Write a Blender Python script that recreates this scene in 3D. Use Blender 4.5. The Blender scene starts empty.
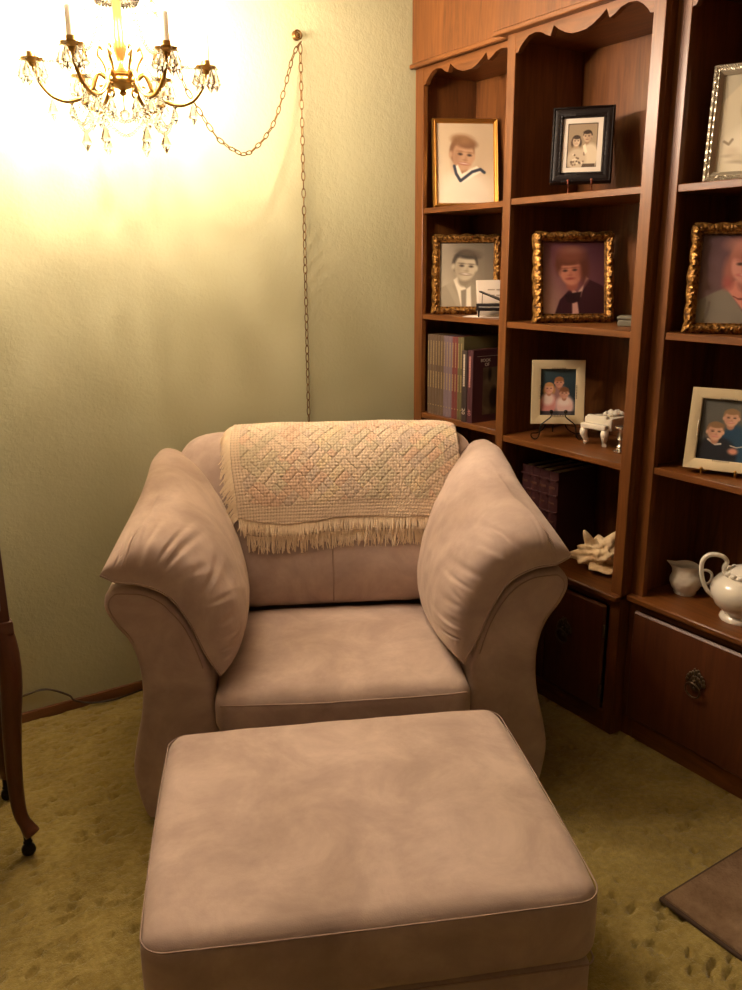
import bpy, bmesh, math, random
import numpy as np
from mathutils import Vector, Matrix, noise

random.seed(7)
S = bpy.context.scene
C = S.collection
R_ = math.radians

# ------------------------------------------------------------------ camera
yaw, pitch, roll = R_(33.071), R_(15.471), R_(-0.445)
Fv = Vector((math.sin(yaw)*math.cos(pitch), math.cos(yaw)*math.cos(pitch), -math.sin(pitch)))
Rv = Vector((math.cos(yaw), -math.sin(yaw), 0)); Uv = Rv.cross(Fv)
R2 = Rv*math.cos(roll) + Uv*math.sin(roll); U2 = -Rv*math.sin(roll) + Uv*math.cos(roll)
cam = bpy.data.objects.new('camera', bpy.data.cameras.new('camera'))
C.objects.link(cam)
m = Matrix((R2, U2, -Fv)).transposed().to_4x4(); m.translation = (0, 0, 1.48)
cam.matrix_world = m
cam.data.sensor_fit = 'HORIZONTAL'; cam.data.sensor_width = 36; cam.data.lens = 840/742*36
cam.data.clip_start = .02
S.camera = cam

# ------------------------------------------------------------------ world, exposure
w = bpy.data.worlds.new('world'); S.world = w; w.use_nodes = True
w.node_tree.nodes['Background'].inputs[0].default_value = (.02, .018, .015, 1)
w.node_tree.nodes['Background'].inputs[1].default_value = 1
S.view_settings.view_transform = 'Standard'; S.view_settings.look = 'None'
S.view_settings.gamma = 1; S.view_settings.use_curve_mapping = False
S.view_settings.exposure = -0.15
BULB_COL = (1.0, .80, .63); BULB_STR = 1700.0     # the six candle bulbs of the chandelier

LAMP_COL = (1.0, .79, .63); LAMP_STR = 6.5        # frosted bowl of the ceiling light above the ottoman

# ------------------------------------------------------------------ helpers
def lin(c):
    return tuple(((x/255)/12.92 if x/255 <= .04045 else ((x/255+.055)/1.055)**2.4) for x in c)

def mat(name, col, rough=.6, metal=0, spec=.5, sheen=0, coat=0):
    m = bpy.data.materials.new(name); m.use_nodes = True
    b = m.node_tree.nodes['Principled BSDF']
    b.inputs['Base Color'].default_value = (*col[:3], 1)
    b.inputs['Roughness'].default_value = rough; b.inputs['Metallic'].default_value = metal
    b.inputs['Specular IOR Level'].default_value = spec
    b.inputs['Sheen Weight'].default_value = sheen; b.inputs['Sheen Roughness'].default_value = .4
    b.inputs['Coat Weight'].default_value = coat
    return m

class NT:
    def __init__(s, m): s.t = m.node_tree; s.b = s.t.nodes['Principled BSDF']
    def n(s, typ, **kw):
        x = s.t.nodes.new(typ)
        for k, v in kw.items():
            if k in x.inputs: x.inputs[k].default_value = v
            else: setattr(x, k, v)
        return x
    def l(s, a, b): s.t.links.new(a, b)
    def coords(s, scale=(1, 1, 1), kind='Object', rot=(0, 0, 0)):
        tc = s.n('ShaderNodeTexCoord'); mp = s.n('ShaderNodeMapping')
        mp.inputs['Scale'].default_value = scale; mp.inputs['Rotation'].default_value = rot
        s.l(tc.outputs[kind], mp.inputs['Vector']); return mp.outputs['Vector']
    def noise(s, vec, scale, detail=3, rough=.5, dist=0):
        x = s.n('ShaderNodeTexNoise'); x.inputs['Scale'].default_value = scale
        x.inputs['Detail'].default_value = detail; x.inputs['Roughness'].default_value = rough
        x.inputs['Distortion'].default_value = dist
        s.l(vec, x.inputs['Vector']); return x.outputs['Fac']
    def ramp(s, fac, stops):
        r = s.n('ShaderNodeValToRGB'); e = r.color_ramp.elements
        while len(e) < len(stops): e.new(.5)
        for el, (p, c) in zip(e, stops): el.position = p; el.color = (*c[:3], 1)
        s.l(fac, r.inputs['Fac']); return r.outputs['Color']
    def bump(s, h, strength, dist, prev=None):
        x = s.n('ShaderNodeBump'); x.inputs['Strength'].default_value = strength; x.inputs['Distance'].default_value = dist
        s.l(h, x.inputs['Height'])
        if prev: s.l(prev, x.inputs['Normal'])
        return x.outputs['Normal']
    def col(s, o): s.l(o, s.b.inputs['Base Color'])
    def nor(s, o): s.l(o, s.b.inputs['Normal'])

def wood(name, dark, light, grain=(14, 14, 1.2), rough=.38):
    m = mat(name, light, rough, spec=.45); t = NT(m)
    v = t.coords(grain)
    a = t.noise(v, 3.0, 6, .6, 1.2)
    c = t.ramp(a, [(.25, dark), (.5, tuple((x+y)/2 for x, y in zip(dark, light))), (.75, light)])
    t.col(c)
    f = t.noise(t.coords(tuple(g*6 for g in grain)), 4, 3)
    t.nor(t.bump(f, .12, .001))
    return m

def vcol_mat(name, rough=.5, spec=.4, sheen=0, metal=0):
    m = mat(name, (.5, .5, .5), rough, metal, spec, sheen); t = NT(m)
    a = t.n('ShaderNodeVertexColor'); a.layer_name = 'Col'; t.col(a.outputs['Color'])
    return m

def glass_mat(name, tint=(1, 1, 1), ior=1.45, rough=.02):
    m = bpy.data.materials.new(name); m.use_nodes = True; nt = m.node_tree
    for n in list(nt.nodes): nt.nodes.remove(n)
    o = nt.nodes.new('ShaderNodeOutputMaterial'); mx = nt.nodes.new('ShaderNodeMixShader')
    tr = nt.nodes.new('ShaderNodeBsdfTransparent'); tr.inputs[0].default_value = (*tint, 1)
    gl = nt.nodes.new('ShaderNodeBsdfGlossy'); gl.inputs['Roughness'].default_value = rough
    lw = nt.nodes.new('ShaderNodeLayerWeight'); lw.inputs['Blend'].default_value = .5
    pw = nt.nodes.new('ShaderNodeMath'); pw.operation = 'POWER'; pw.inputs[1].default_value = 4
    fr = nt.nodes.new('ShaderNodeMath'); fr.operation = 'MULTIPLY_ADD'; fr.inputs[1].default_value = .7
    fr.inputs[2].default_value = ((ior-1)/(ior+1))**2
    nt.links.new(lw.outputs['Facing'], pw.inputs[0]); nt.links.new(pw.outputs[0], fr.inputs[0])
    nt.links.new(fr.outputs[0], mx.inputs[0]); nt.links.new(tr.outputs[0], mx.inputs[1])
    nt.links.new(gl.outputs[0], mx.inputs[2]); nt.links.new(mx.outputs[0], o.inputs[0])
    return m

def finish(me, smooth=True, angle=40):
    if smooth:
        me.shade_smooth(); me.set_sharp_from_angle(angle=R_(angle))

def tag(o, label=None, cat=None, group=None, kind=None):
    if label: o['label'] = label
    if cat: o['category'] = cat
    if group: o['group'] = group
    if kind: o['kind'] = kind
    return o

def empty(name, loc=(0, 0, 0), rot=(0, 0, 0), label=None, cat=None, group=None):
    o = bpy.data.objects.new(name, None); C.objects.link(o); o.empty_display_size = .05
    o.location = loc; o.rotation_euler = rot
    return tag(o, label, cat, group)

def mobj(name, me, m, parent=None, loc=(0, 0, 0), rot=(0, 0, 0)):
    o = bpy.data.objects.new(name, me); C.objects.link(o)
    if m and not me.materials: me.materials.append(m)
    o.parent = parent; o.location = loc; o.rotation_euler = rot
    return o

def mesh(name, V, F, m, parent=None, smooth=True, angle=40, **kw):
    me = bpy.data.meshes.new(name); me.from_pydata([tuple(v) for v in V], [], F); me.validate()
    finish(me, smooth, angle)
    return mobj(name, me, m, parent, **kw)

def bm_obj(name, bm, m, parent=None, smooth=True, angle=40, **kw):
    bmesh.ops.recalc_face_normals(bm, faces=bm.faces)
    me = bpy.data.meshes.new(name); bm.to_mesh(me); bm.free(); finish(me, smooth, angle)
    return mobj(name, me, m, parent, **kw)

def add_box(bm, x0, x1, y0, y1, z0, z1, bev=0, seg=1):
    r = bmesh.ops.create_cube(bm, size=1, matrix=Matrix.LocRotScale(
        ((x0+x1)/2, (y0+y1)/2, (z0+z1)/2), None, (abs(x1-x0), abs(y1-y0), abs(z1-z0))))
    if bev > 0:
        vs = set(r['verts']); ed = [e for e in bm.edges if e.verts[0] in vs and e.verts[1] in vs]
        bmesh.ops.bevel(bm, geom=ed, offset=bev, segments=seg, affect='EDGES', profile=.5)

def box(name, x0, x1, y0, y1, z0, z1, m, parent=None, bev=.003, seg=2, off=(0, 0, 0), **kw):
    bm = bmesh.new()
    add_box(bm, x0-off[0], x1-off[0], y0-off[1], y1-off[1], z0-off[2], z1-off[2], bev, seg)
    return bm_obj(name, bm, m, parent, **kw)

def lathe_vf(prof, seg=32, base=0):
    V = []; F = []; n = len(prof)
    for i in range(seg):
        a = 2*math.pi*i/seg
        for r, z in prof: V.append((r*math.cos(a), r*math.sin(a), z))
    for i in range(seg):
        j = (i+1) % seg
        for k in range(n-1):
            F.append((base+i*n+k, base+j*n+k, base+j*n+k+1, base+i*n+k+1))
    return V, F

def lathe(name, prof, m, parent=None, seg=32, **kw):
    V, F = lathe_vf(prof, seg); return mesh(name, V, F, m, parent, **kw)

def catmull(P, n):
    P = np.array(P, float); k = len(P)
    Q = np.vstack([2*P[0]-P[1], P, 2*P[-1]-P[-2]])
    out = []
    for t in np.linspace(0, k-1, n):
        i = min(int(t), k-2); f = t-i
        a, b, c, d = Q[i], Q[i+1], Q[i+2], Q[i+3]
        out.append(.5*(2*b+(c-a)*f+(2*a-5*b+4*c-d)*f*f+(3*b-a-3*c+d)*f**3))
    return np.array(out)

def tube_vf(path, rad, seg=8, closed=False, base=0, cap=True, flat=1.0):
    P = np.array(path, float); n = len(P); V = []; F = []
    rad = np.full(n, rad) if np.isscalar(rad) else np.array(rad)
    T = (np.roll(P, -1, 0)-np.roll(P, 1, 0)) if closed else np.gradient(P, axis=0)
    T /= np.linalg.norm(T, axis=1)[:, None]+1e-12
    up = np.array([0, 0, 1.0])
    if abs(T[0] @ up) > .9: up = np.array([1.0, 0, 0])
    N = np.cross(T[0], up); N /= np.linalg.norm(N)
    for i in range(n):
        N = N-T[i]*(N @ T[i]); N /= np.linalg.norm(N)+1e-12; B = np.cross(T[i], N)
        for s in range(seg):
            a = 2*math.pi*s/seg
            V.append(tuple(P[i]+rad[i]*(math.cos(a)*N+flat*math.sin(a)*B)))
    for i in range(n if closed else n-1):
        j = (i+1) % n
        for s in range(seg):
            u = (s+1) % seg
            F.append((base+i*seg+s, base+i*seg+u, base+j*seg+u, base+j*seg+s))
    if cap and not closed:
        F.append(tuple(base+s for s in range(seg))[::-1]); F.append(tuple(base+(n-1)*seg+s for s in range(seg)))
    return V, F

def tube(name, path, rad, m, parent=None, seg=8, closed=False, flat=1.0, **kw):
    V, F = tube_vf(path, rad, seg, closed, flat=flat); return mesh(name, V, F, m, parent, angle=60, **kw)

def multi(name, parts, m, parent=None, angle=50, **kw):
    V = []; F = []
    for v, f in parts:
        b = len(V); V += list(v); F += [tuple(i+b for i in q) for q in f]
    return mesh(name, V, F, m, parent, angle=angle, **kw)

def ball_vf(c, r, seg=10, ring=7, sc=(1, 1, 1)):
    V = []; F = []
    for i in range(ring+1):
        th = math.pi*i/ring
        for j in range(seg):
            ph = 2*math.pi*j/seg
            V.append((c[0]+r*sc[0]*math.sin(th)*math.cos(ph), c[1]+r*sc[1]*math.sin(th)*math.sin(ph), c[2]+r*sc[2]*math.cos(th)))
    for i in range(ring):
        for j in range(seg):
            k = (j+1) % seg
            F.append((i*seg+j, (i+1)*seg+j, (i+1)*seg+k, i*seg+k))
    return V, F

def grid_faces(nu, nv, base=0, wrap_u=False):
    F = []
    for i in range(nu if wrap_u else nu-1):
        for j in range(nv-1):
            a = (i % nu)*nv+j; b = ((i+1) % nu)*nv+j
            F.append((base+a, base+b, base+b+1, base+a+1))
    return F

def set_vcol(me, cols):
    a = me.color_attributes.new('Col', 'FLOAT_COLOR', 'POINT')
    c = np.ones((len(me.vertices), 4), np.float32); c[:, :3] = cols
    a.data.foreach_set('color', c.ravel())

def srgb2lin(a):
    a = np.clip(a, 0, 1); return np.where(a <= .04045, a/12.92, ((a+.055)/1.055)**2.4)

def nz(x, y, z=0): return noise.noise(Vector((x, y, z)))

def axis_pts(h, r, n, nr=6):
    inner = h-r
    a = [inner+r*math.sin(t) if False else inner+r*t for t in np.linspace(0, 1, nr+1)[1:]]
    core = list(np.linspace(-inner, inner, n))
    return [-x for x in reversed(a)]+core+a

def rbox_vf(hx, hy, hz, r, n=(24, 20, 6), fn=None):
    ax = [axis_pts(hx, r, n[0]), axis_pts(hy, r, n[1]), axis_pts(hz, r, n[2])]
    H = (hx, hy, hz); idx = {}; V = []; F = []
    def vid(p):
        k = tuple(round(c, 6) for c in p)
        if k in idx: return idx[k]
        inner = [max(-(h-r), min(h-r, c)) for c, h in zip(p, H)]
        d = Vector([c-i for c, i in zip(p, inner)])
        if d.length > 1e-9: d = d.normalized()*r
        q = Vector(inner)+d
        if fn: q = Vector(fn(q.x, q.y, q.z))
        idx[k] = len(V); V.append(tuple(q)); return idx[k]
    for a in range(3):
        u, v = (a+1) % 3, (a+2) % 3
        for sgn in (-1, 1):
            for i in range(len(ax[u])-1):
                for j in range(len(ax[v])-1):
                    q = []
                    for (du, dv) in ((0, 0), (1, 0), (1, 1), (0, 1)):
                        p = [0, 0, 0]; p[a] = sgn*H[a]; p[u] = ax[u][i+du]; p[v] = ax[v][j+dv]; q.append(vid(p))
                    F.append(tuple(q if sgn > 0 else q[::-1]))
    return V, F

# ------------------------------------------------------------------ materials
def make_wall():
    m = mat('green_textured_plaster', lin((178, 176, 140)), .75, spec=.25); t = NT(m)
    v = t.coords((1, 1, 1))
    n1 = t.noise(v, 95, 3, .55); n2 = t.noise(v, 38, 2, .5)
    t.nor(t.bump(n2, .22, .006, t.bump(n1, .30, .004)))
    n3 = t.noise(v, 2.5, 2)
    t.col(t.ramp(n3, [(.3, lin((174, 170, 132))), (.7, lin((183, 179, 142)))]))
    return m
MW = make_wall()
MWHITE = mat('unseen_wall_bounce_tone', lin((140, 122, 106)), .6)  # made-up finish, tone chosen to control bounce from the unseen walls
MCEIL = mat('ceiling_paint', lin((196, 186, 166)), .85)
WV = wood('walnut_vertical_grain', lin((80, 45, 19)), lin((126, 76, 34)))
WH = wood('walnut_horizontal_grain', lin((80, 45, 19)), lin((126, 76, 34)), (14, 1.2, 14))
WD = wood('dark_door_wood', lin((72, 38, 20)), lin((98, 54, 29)), (12, 12, 1.0), .42)
WDARK = wood('dark_mahogany', lin((70, 36, 20)), lin((96, 52, 30)), (12, 12, 1.5), .35)
WBASE = wood('baseboard_wood', lin((92, 56, 30)), lin((120, 76, 42)), (1.2, 14, 14), .5)

def make_carpet():
    m = mat('green_gold_carpet', lin((150, 138, 66)), .95, spec=.1, sheen=.3); t = NT(m)
    v = t.coords()
    a = t.noise(v, 7, 4, .6); b = t.noise(v, 260, 2, .6); d = t.noise(v, 60, 3, .6)
    mixn = t.n('ShaderNodeMix', data_type='FLOAT'); mixn.inputs[0].default_value = .45
    t.l(a, mixn.inputs[2]); t.l(d, mixn.inputs[3])
    t.col(t.ramp(mixn.outputs[0], [(.3, lin((126, 110, 60))), (.5, lin((152, 134, 76))), (.7, lin((178, 160, 98)))]))
    t.nor(t.bump(b, .6, .006, t.bump(d, .5, .008)))
    return m
MCARPET = make_carpet()

def make_suede(name, c0, c1, c2):
    m = mat(name, c1, .9, spec=.15, sheen=.35); t = NT(m)
    t.b.inputs['Sheen Tint'].default_value = (1, .85, .72, 1)
    v = t.coords()
    a = t.noise(v, 5.5, 6, .66, .35); b = t.noise(v, 420, 2)
    t.col(t.ramp(a, [(.32, c0), (.5, c1), (.68, c2)]))
    w_ = t.noise(v, 26, 3, .5)
    t.nor(t.bump(w_, .07, .008, t.bump(b, .12, .002)))
    return m
MS = make_suede('taupe_suede', lin((166, 145, 135)), lin((182, 161, 150)), lin((200, 179, 167)))
MSEAM = mat('suede_piping', lin((160, 138, 126)), .9)

GOLD = mat('antique_gold', lin((176, 128, 60)), .34, .85)
def ornate_gold():
    m = mat('carved_antique_gold', lin((150, 108, 52)), .46, .7); t = NT(m)
    a = t.noise(t.coords(), 90, 3, .6)
    t.col(t.ramp(a, [(.35, lin((70, 44, 20))), (.55, lin((158, 112, 52))), (.75, lin((214, 168, 92)))]))
    t.nor(t.bump(t.noise(t.coords(), 160, 2), .5, .003)); return m
OGOLD = ornate_gold()
BRASS = mat('brass', lin((186, 146, 78)), .28, 1.0)
DBRASS = mat('aged_brass_chain', lin((112, 80, 40)), .42, .8)
IRON = mat('black_wrought_iron', lin((26, 22, 20)), .4, .6)
PEWTER = mat('dark_pewter', lin((112, 98, 80)), .32, .9)
SILVER = mat('silver_filigree', lin((196, 186, 164)), .36, .7)
SILV2 = mat('bright_silver', lin((214, 208, 198)), .22, .95)
CHAMP = mat('brushed_champagne_metal', lin((216, 198, 160)), .45, .35)
BLACKW = mat('black_lacquer_wood', lin((22, 14, 12)), .45, spec=.3)
PORC = mat('white_porcelain', lin((232, 224, 208)), .18, spec=.6, coat=.4)
def porc_emb():
    m = mat('embossed_porcelain', lin((228, 218, 200)), .28, spec=.5); t = NT(m)
    t.nor(t.bump(t.noise(t.coords(), 70, 3), .5, .006)); return m
PORCE = porc_emb()
PAPER = mat('white_paper', lin((216, 204, 188)), .8)
INK = mat('printed_ink', lin((60, 54, 50)), .8)
GILT = mat('gilt_lettering', lin((158, 134, 88)), .5, .2)
DULLG = mat('worn_gilt_rule', lin((84, 50, 34)), .6)
PAGES = mat('book_pages', lin((198, 178, 140)), .85)
GLASS = glass_mat('picture_glass')
CRYST = mat('cut_crystal', (.95, .95, .97), .0, spec=.5); CRYST.node_tree.nodes['Principled BSDF'].inputs['Transmission Weight'].default_value = 1; CRYST.node_tree.nodes['Principled BSDF'].inputs['IOR'].default_value = 1.6
PHOTO = vcol_mat('printed_photograph', .45, .3)
BLANKET = vcol_mat('woven_cream_cotton', .95, .1, .2)
FRINGE = mat('cream_cotton_fringe', lin((236, 216, 188)), .95, spec=.1)
RUGM = mat('brown_mat_pile', lin((112, 88, 72)), .95, spec=.1)
_t = NT(RUGM); _t.col(_t.ramp(_t.noise(_t.coords(), 14, 5, .65), [(.3, lin((104, 82, 62))), (.7, lin((140, 116, 92)))]))
_t.nor(_t.bump(_t.noise(_t.coords(), 180, 3), .6, .006))
CANDLE = mat('ivory_candle_sleeve', lin((236, 226, 200)), .5)
STONE = mat('grey_green_soapstone', lin((112, 108, 92)), .5)
CORD = mat('brown_lamp_cord', lin((60, 44, 30)), .6)
SHELL = mat('ivory_conch_shell', lin((224, 194, 150)), .5)
_t = NT(SHELL); _t.col(_t.ramp(_t.noise(_t.coords(), 26, 4, .6), [(.3, lin((196, 156, 106))), (.6, lin((232, 206, 164)))]))
_t.nor(_t.bump(_t.noise(_t.coords(), 60, 4), .5, .008))
def emit(name, col, st):
    m = bpy.data.materials.new(name); m.use_nodes = True; nt = m.node_tree
    for n in list(nt.nodes): nt.nodes.remove(n)
    o = nt.nodes.new('ShaderNodeOutputMaterial'); e = nt.nodes.new('ShaderNodeEmission')
    e.inputs[0].default_value = (*col, 1); e.inputs[1].default_value = st
    nt.links.new(e.outputs[0], o.inputs[0]); return m
BULB = emit('lit_bulb', BULB_COL, BULB_STR)
LAMP = emit('lit_frosted_glass', LAMP_COL, LAMP_STR)

# ------------------------------------------------------------------ the room
XW, YW, XL, YF, ZC = 2.30, 2.757, -1.7, -1.6, 2.44

def struct(o): o['kind'] = 'structure'; return o

def make_floor():
    # fine carpet grid where it shows, coarse slab around it
    x0, x1, y0, y1 = -.35, 2.3, .45, 2.757
    nx, ny = 380, 340
    X = np.linspace(x0, x1, nx); Y = np.linspace(y0, y1, ny)
    V = []
    for x in X:
        for y in Y:
            e = min(1, (x-x0)/.05, (y-y0)/.05)
            a = nz(x*30, y*30, 1.3); b = nz(x*75, y*75, 4.1); c = nz(x*9, y*9, 7)
            pit = nz(x*28+3, y*55, 11.7)
            d = -.014*max(0, min(1, (pit-.36)/.10))*(1 if nz(x*4, y*4, 3) > -.15 else .3)
            V.append((x, y, e*(.0032*a+.0022*b+.002*c+d)))
    F = grid_faces(nx, ny)
    n = len(V)
    # surrounding floor
    V += [(XL, YF, 0), (x0, YF, 0), (x0, y0, 0), (x0, YW, 0), (XL, YW, 0), (x1, YF, 0), (x1, y0, 0)]
    F += [(n, n+1, n+2, n+3, n+4), (n+1, n+5, n+6, n+2)]
    return struct(mesh('floor', V, F, MCARPET, angle=180))
make_floor()
struct(box('ceiling', XL, XW, YF, YW, ZC, ZC+.1, MCEIL, bev=0))
struct(box('wall_back', XL, XW, YW, YW+.1, 0, ZC, MW, bev=0))
struct(box('wall_right', XW, XW+.1, YF, YW, 0, ZC, MW, bev=0))
struct(box('wall_left', XL-.1, XL, YF, YW, 0, ZC, MWHITE, bev=0))
struct(box('wall_front', XL, XW, YF-.1, YF, 0, ZC, MWHITE, bev=0))
struct(box('baseboard_back', XL, 2.0, YW-.014, YW, -.01, .034, WBASE, bev=.003))

# ------------------------------------------------------------------ bookcase
Z_SH = [(.873, .893), (1.264, 1.284), (1.657, 1.677)]
Z_LEDGE = (.464, .484); Z_TOP = 2.165; XB = 2.283

def ring_pull(parent, y, z, x):
    """leafy backplate with its hanging ring, one sub-part of the door"""
    bm = bmesh.new(); rnd = random.Random(3)
    # crown of leaves
    pts = []
    for i in range(9):
        a = math.pi*(.02+.96*i/8); pts.append((.026*math.cos(a)*1.05, .030*math.sin(a)+.004, .0065))
    for i in range(5):
        a = math.pi*(.1+.8*i/4); pts.append((.014*math.cos(a), .016*math.sin(a)+.004, .006))
    pts += [(0, .038, .006), (-.006, .044, .004), (.006, .044, .004)]
    for (py, pz, r) in pts:
        mt = Matrix.Translation((0, py, pz)) @ Matrix.Diagonal((.55, 1, 1.25, 1))
        bmesh.ops.create_uvsphere(bm, u_segments=8, v_segments=6, radius=r, matrix=mt)
    bmesh.ops.create_cone(bm, cap_ends=True, segments=20, radius1=.022, radius2=.020, depth=.004,
                          matrix=Matrix.Rotation(math.pi/2, 4, 'Y'))
    a = np.linspace(0, 2*math.pi, 33)[:-1]
    path = np.stack([-.011-.004*np.sin(a), .024*np.cos(a), .024*np.sin(a)-.016], 1)
    for vs_, fs_ in (tube_vf(path, .0026, 8, closed=True), ball_vf((-.006, 0, .010), .006), ball_vf((-.005, 0, -.012), .004)):
        q = [bm.verts.new(v) for v in vs_]
        for f in fs_: bm.faces.new([q[i] for i in f])
    p = bm_obj('ring_pull', bm, PEWTER, parent, loc=(x, y, z), angle=60)
    p['label'] = 'dark pewter ring pull with leafy backplate'
    return p

HALF = [(0, 2.112), (.10, 2.113), (.20, 2.121), (.30, 2.134), (.385, 2.149), (.43, 2.123), (.50, 2.130), (.58, 2.142),
        (.68, 2.147), (.78, 2.144), (.86, 2.132), (.93, 2.116), (.955, 2.106), (1.0, 2.104)]

def valance(parent, y0, y1, x0, x1, off):
    yc, h = (y0+y1)/2, (y1-y0)/2
    prof = [(-t, z) for t, z in reversed(HALF[1:])]+HALF
    n = len(prof); V = []; F = []
    for x in (x0, x1):
        for t, z in prof: V.append((x-off[0], yc+t*h-off[1], z-off[2]))
        for t, z in prof: V.append((x-off[0], yc+t*h-off[1], Z_TOP-off[2]))
    for s in (0, 2*n):
        for i in range(n-1):
            q = (s+i, s+i+1, s+n+i+1, s+n+i); F.append(q if s == 0 else q[::-1])
    for i in range(n-1): F.append((i, 2*n+i, 2*n+i+1, i+1)); F.append((n+i, n+i+1, 3*n+i+1, 3*n+i))
    return mesh('valance', V, F, WH, parent, smooth=False)

def bookcase(label, y0, y1, xf, st0, st1, doors, proud):
    """y0 < y1; st0/st1 widths of the stiles at y0/y1"""
    off = ((xf+XB)/2, (y0+y1)/2, 0)
    r = empty('bookcase', off, label=label, cat='bookcase', group='three bookcase units along the right wall')
    def b(n, xa, xb, ya, yb, za, zb, m=WV, bev=.0015, **k): return box(n, xa, xb, ya, yb, za, zb, m, r, bev, 1, off, **k)
    for ya, yb in ((y0, y0+.018), (y1-.018, y1)): b('side_panel', xf+.02, XB, ya, yb, 0, Z_TOP)
    b('stile', xf, xf+.021, y0, y0+st0, 0, Z_TOP); b('stile', xf, xf+.021, y1-st1, y1, 0, Z_TOP)
    ya, yb = y0+.018, y1-.018; oa, ob = y0+st0, y1-st1
    b('back_panel', XB, XB+.012, y0, y1, 0, Z_TOP)
    for z0, z1 in Z_SH:
        s = b('shelf', xf+.004, XB, ya, yb, z0, z1, WH)
    b('top_panel', xf+.02, XB, ya, yb, 2.147, Z_TOP, WH)
    e = 0
    b('ledge', xf-.024, XB, y0-e, y1+e, *Z_LEDGE, WH, bev=.004)
    b('rail', xf, xf+.02, oa, ob, .438, Z_LEDGE[0], WH)
    b('plinth', xf, xf+.02, oa, ob, 0, .075, WH)
    valance(r, oa, ob, xf+.001, xf+.020, off)
    e = 0 if not proud else .028
    b('fascia', xf-.016, xf+.02, y0-e, y1+e, Z_TOP, ZC-.002, WV, bev=.001)
    b('cornice', xf-.030, xf-.014, y0-e-(.012 if proud else 0), y1+e+(.012 if proud else 0), Z_TOP-.004, Z_TOP+.012, WH, bev=.003)
    if proud: b('cornice_bed', xf-.016, xf+.02, y0-.024, y1+.024, Z_TOP-.004, Z_TOP, WH, bev=.001)
    for (d0, d1, hy, hinge) in doors:
        bm = bmesh.new()
        add_box(bm, xf-.014-off[0], xf+.002-off[0], d0-off[1], d1-off[1], .070, .436, .006, 1)
        d = bm_obj('door', bm, WD, r, angle=25)
        ring_pull(d, hy-off[1], .292, xf-.017-off[0])
        for z in (.35, .14):
            if hinge:
                box('hinge', xf-.016, xf-.006, hinge-.006, hinge+.004, z-.022, z+.022, PEWTER, d, .002, 1, off)
    return r

bookcase('narrow wooden bookcase unit against the green wall, with book set and two portraits', 2.205, 2.755, 2.005, .002, .050,
         [(2.222, 2.46, 2.34, None), (2.464, 2.70, 2.58, None)], False)
bookcase('projecting middle wooden bookcase unit behind the armchair, with shell and porcelain piano', 1.602, 2.204, 1.96, .040, .037,
         [(1.650, 1.903, 1.812, 1.649), (1.907, 2.160, 2.0, 2.161)], True)
bookcase('wooden bookcase unit with white teapot and creamer on its ledge', 1.05, 1.601, 2.005, .04, .044,
         [(1.086, 1.576, 1.335, None)], False)

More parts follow.
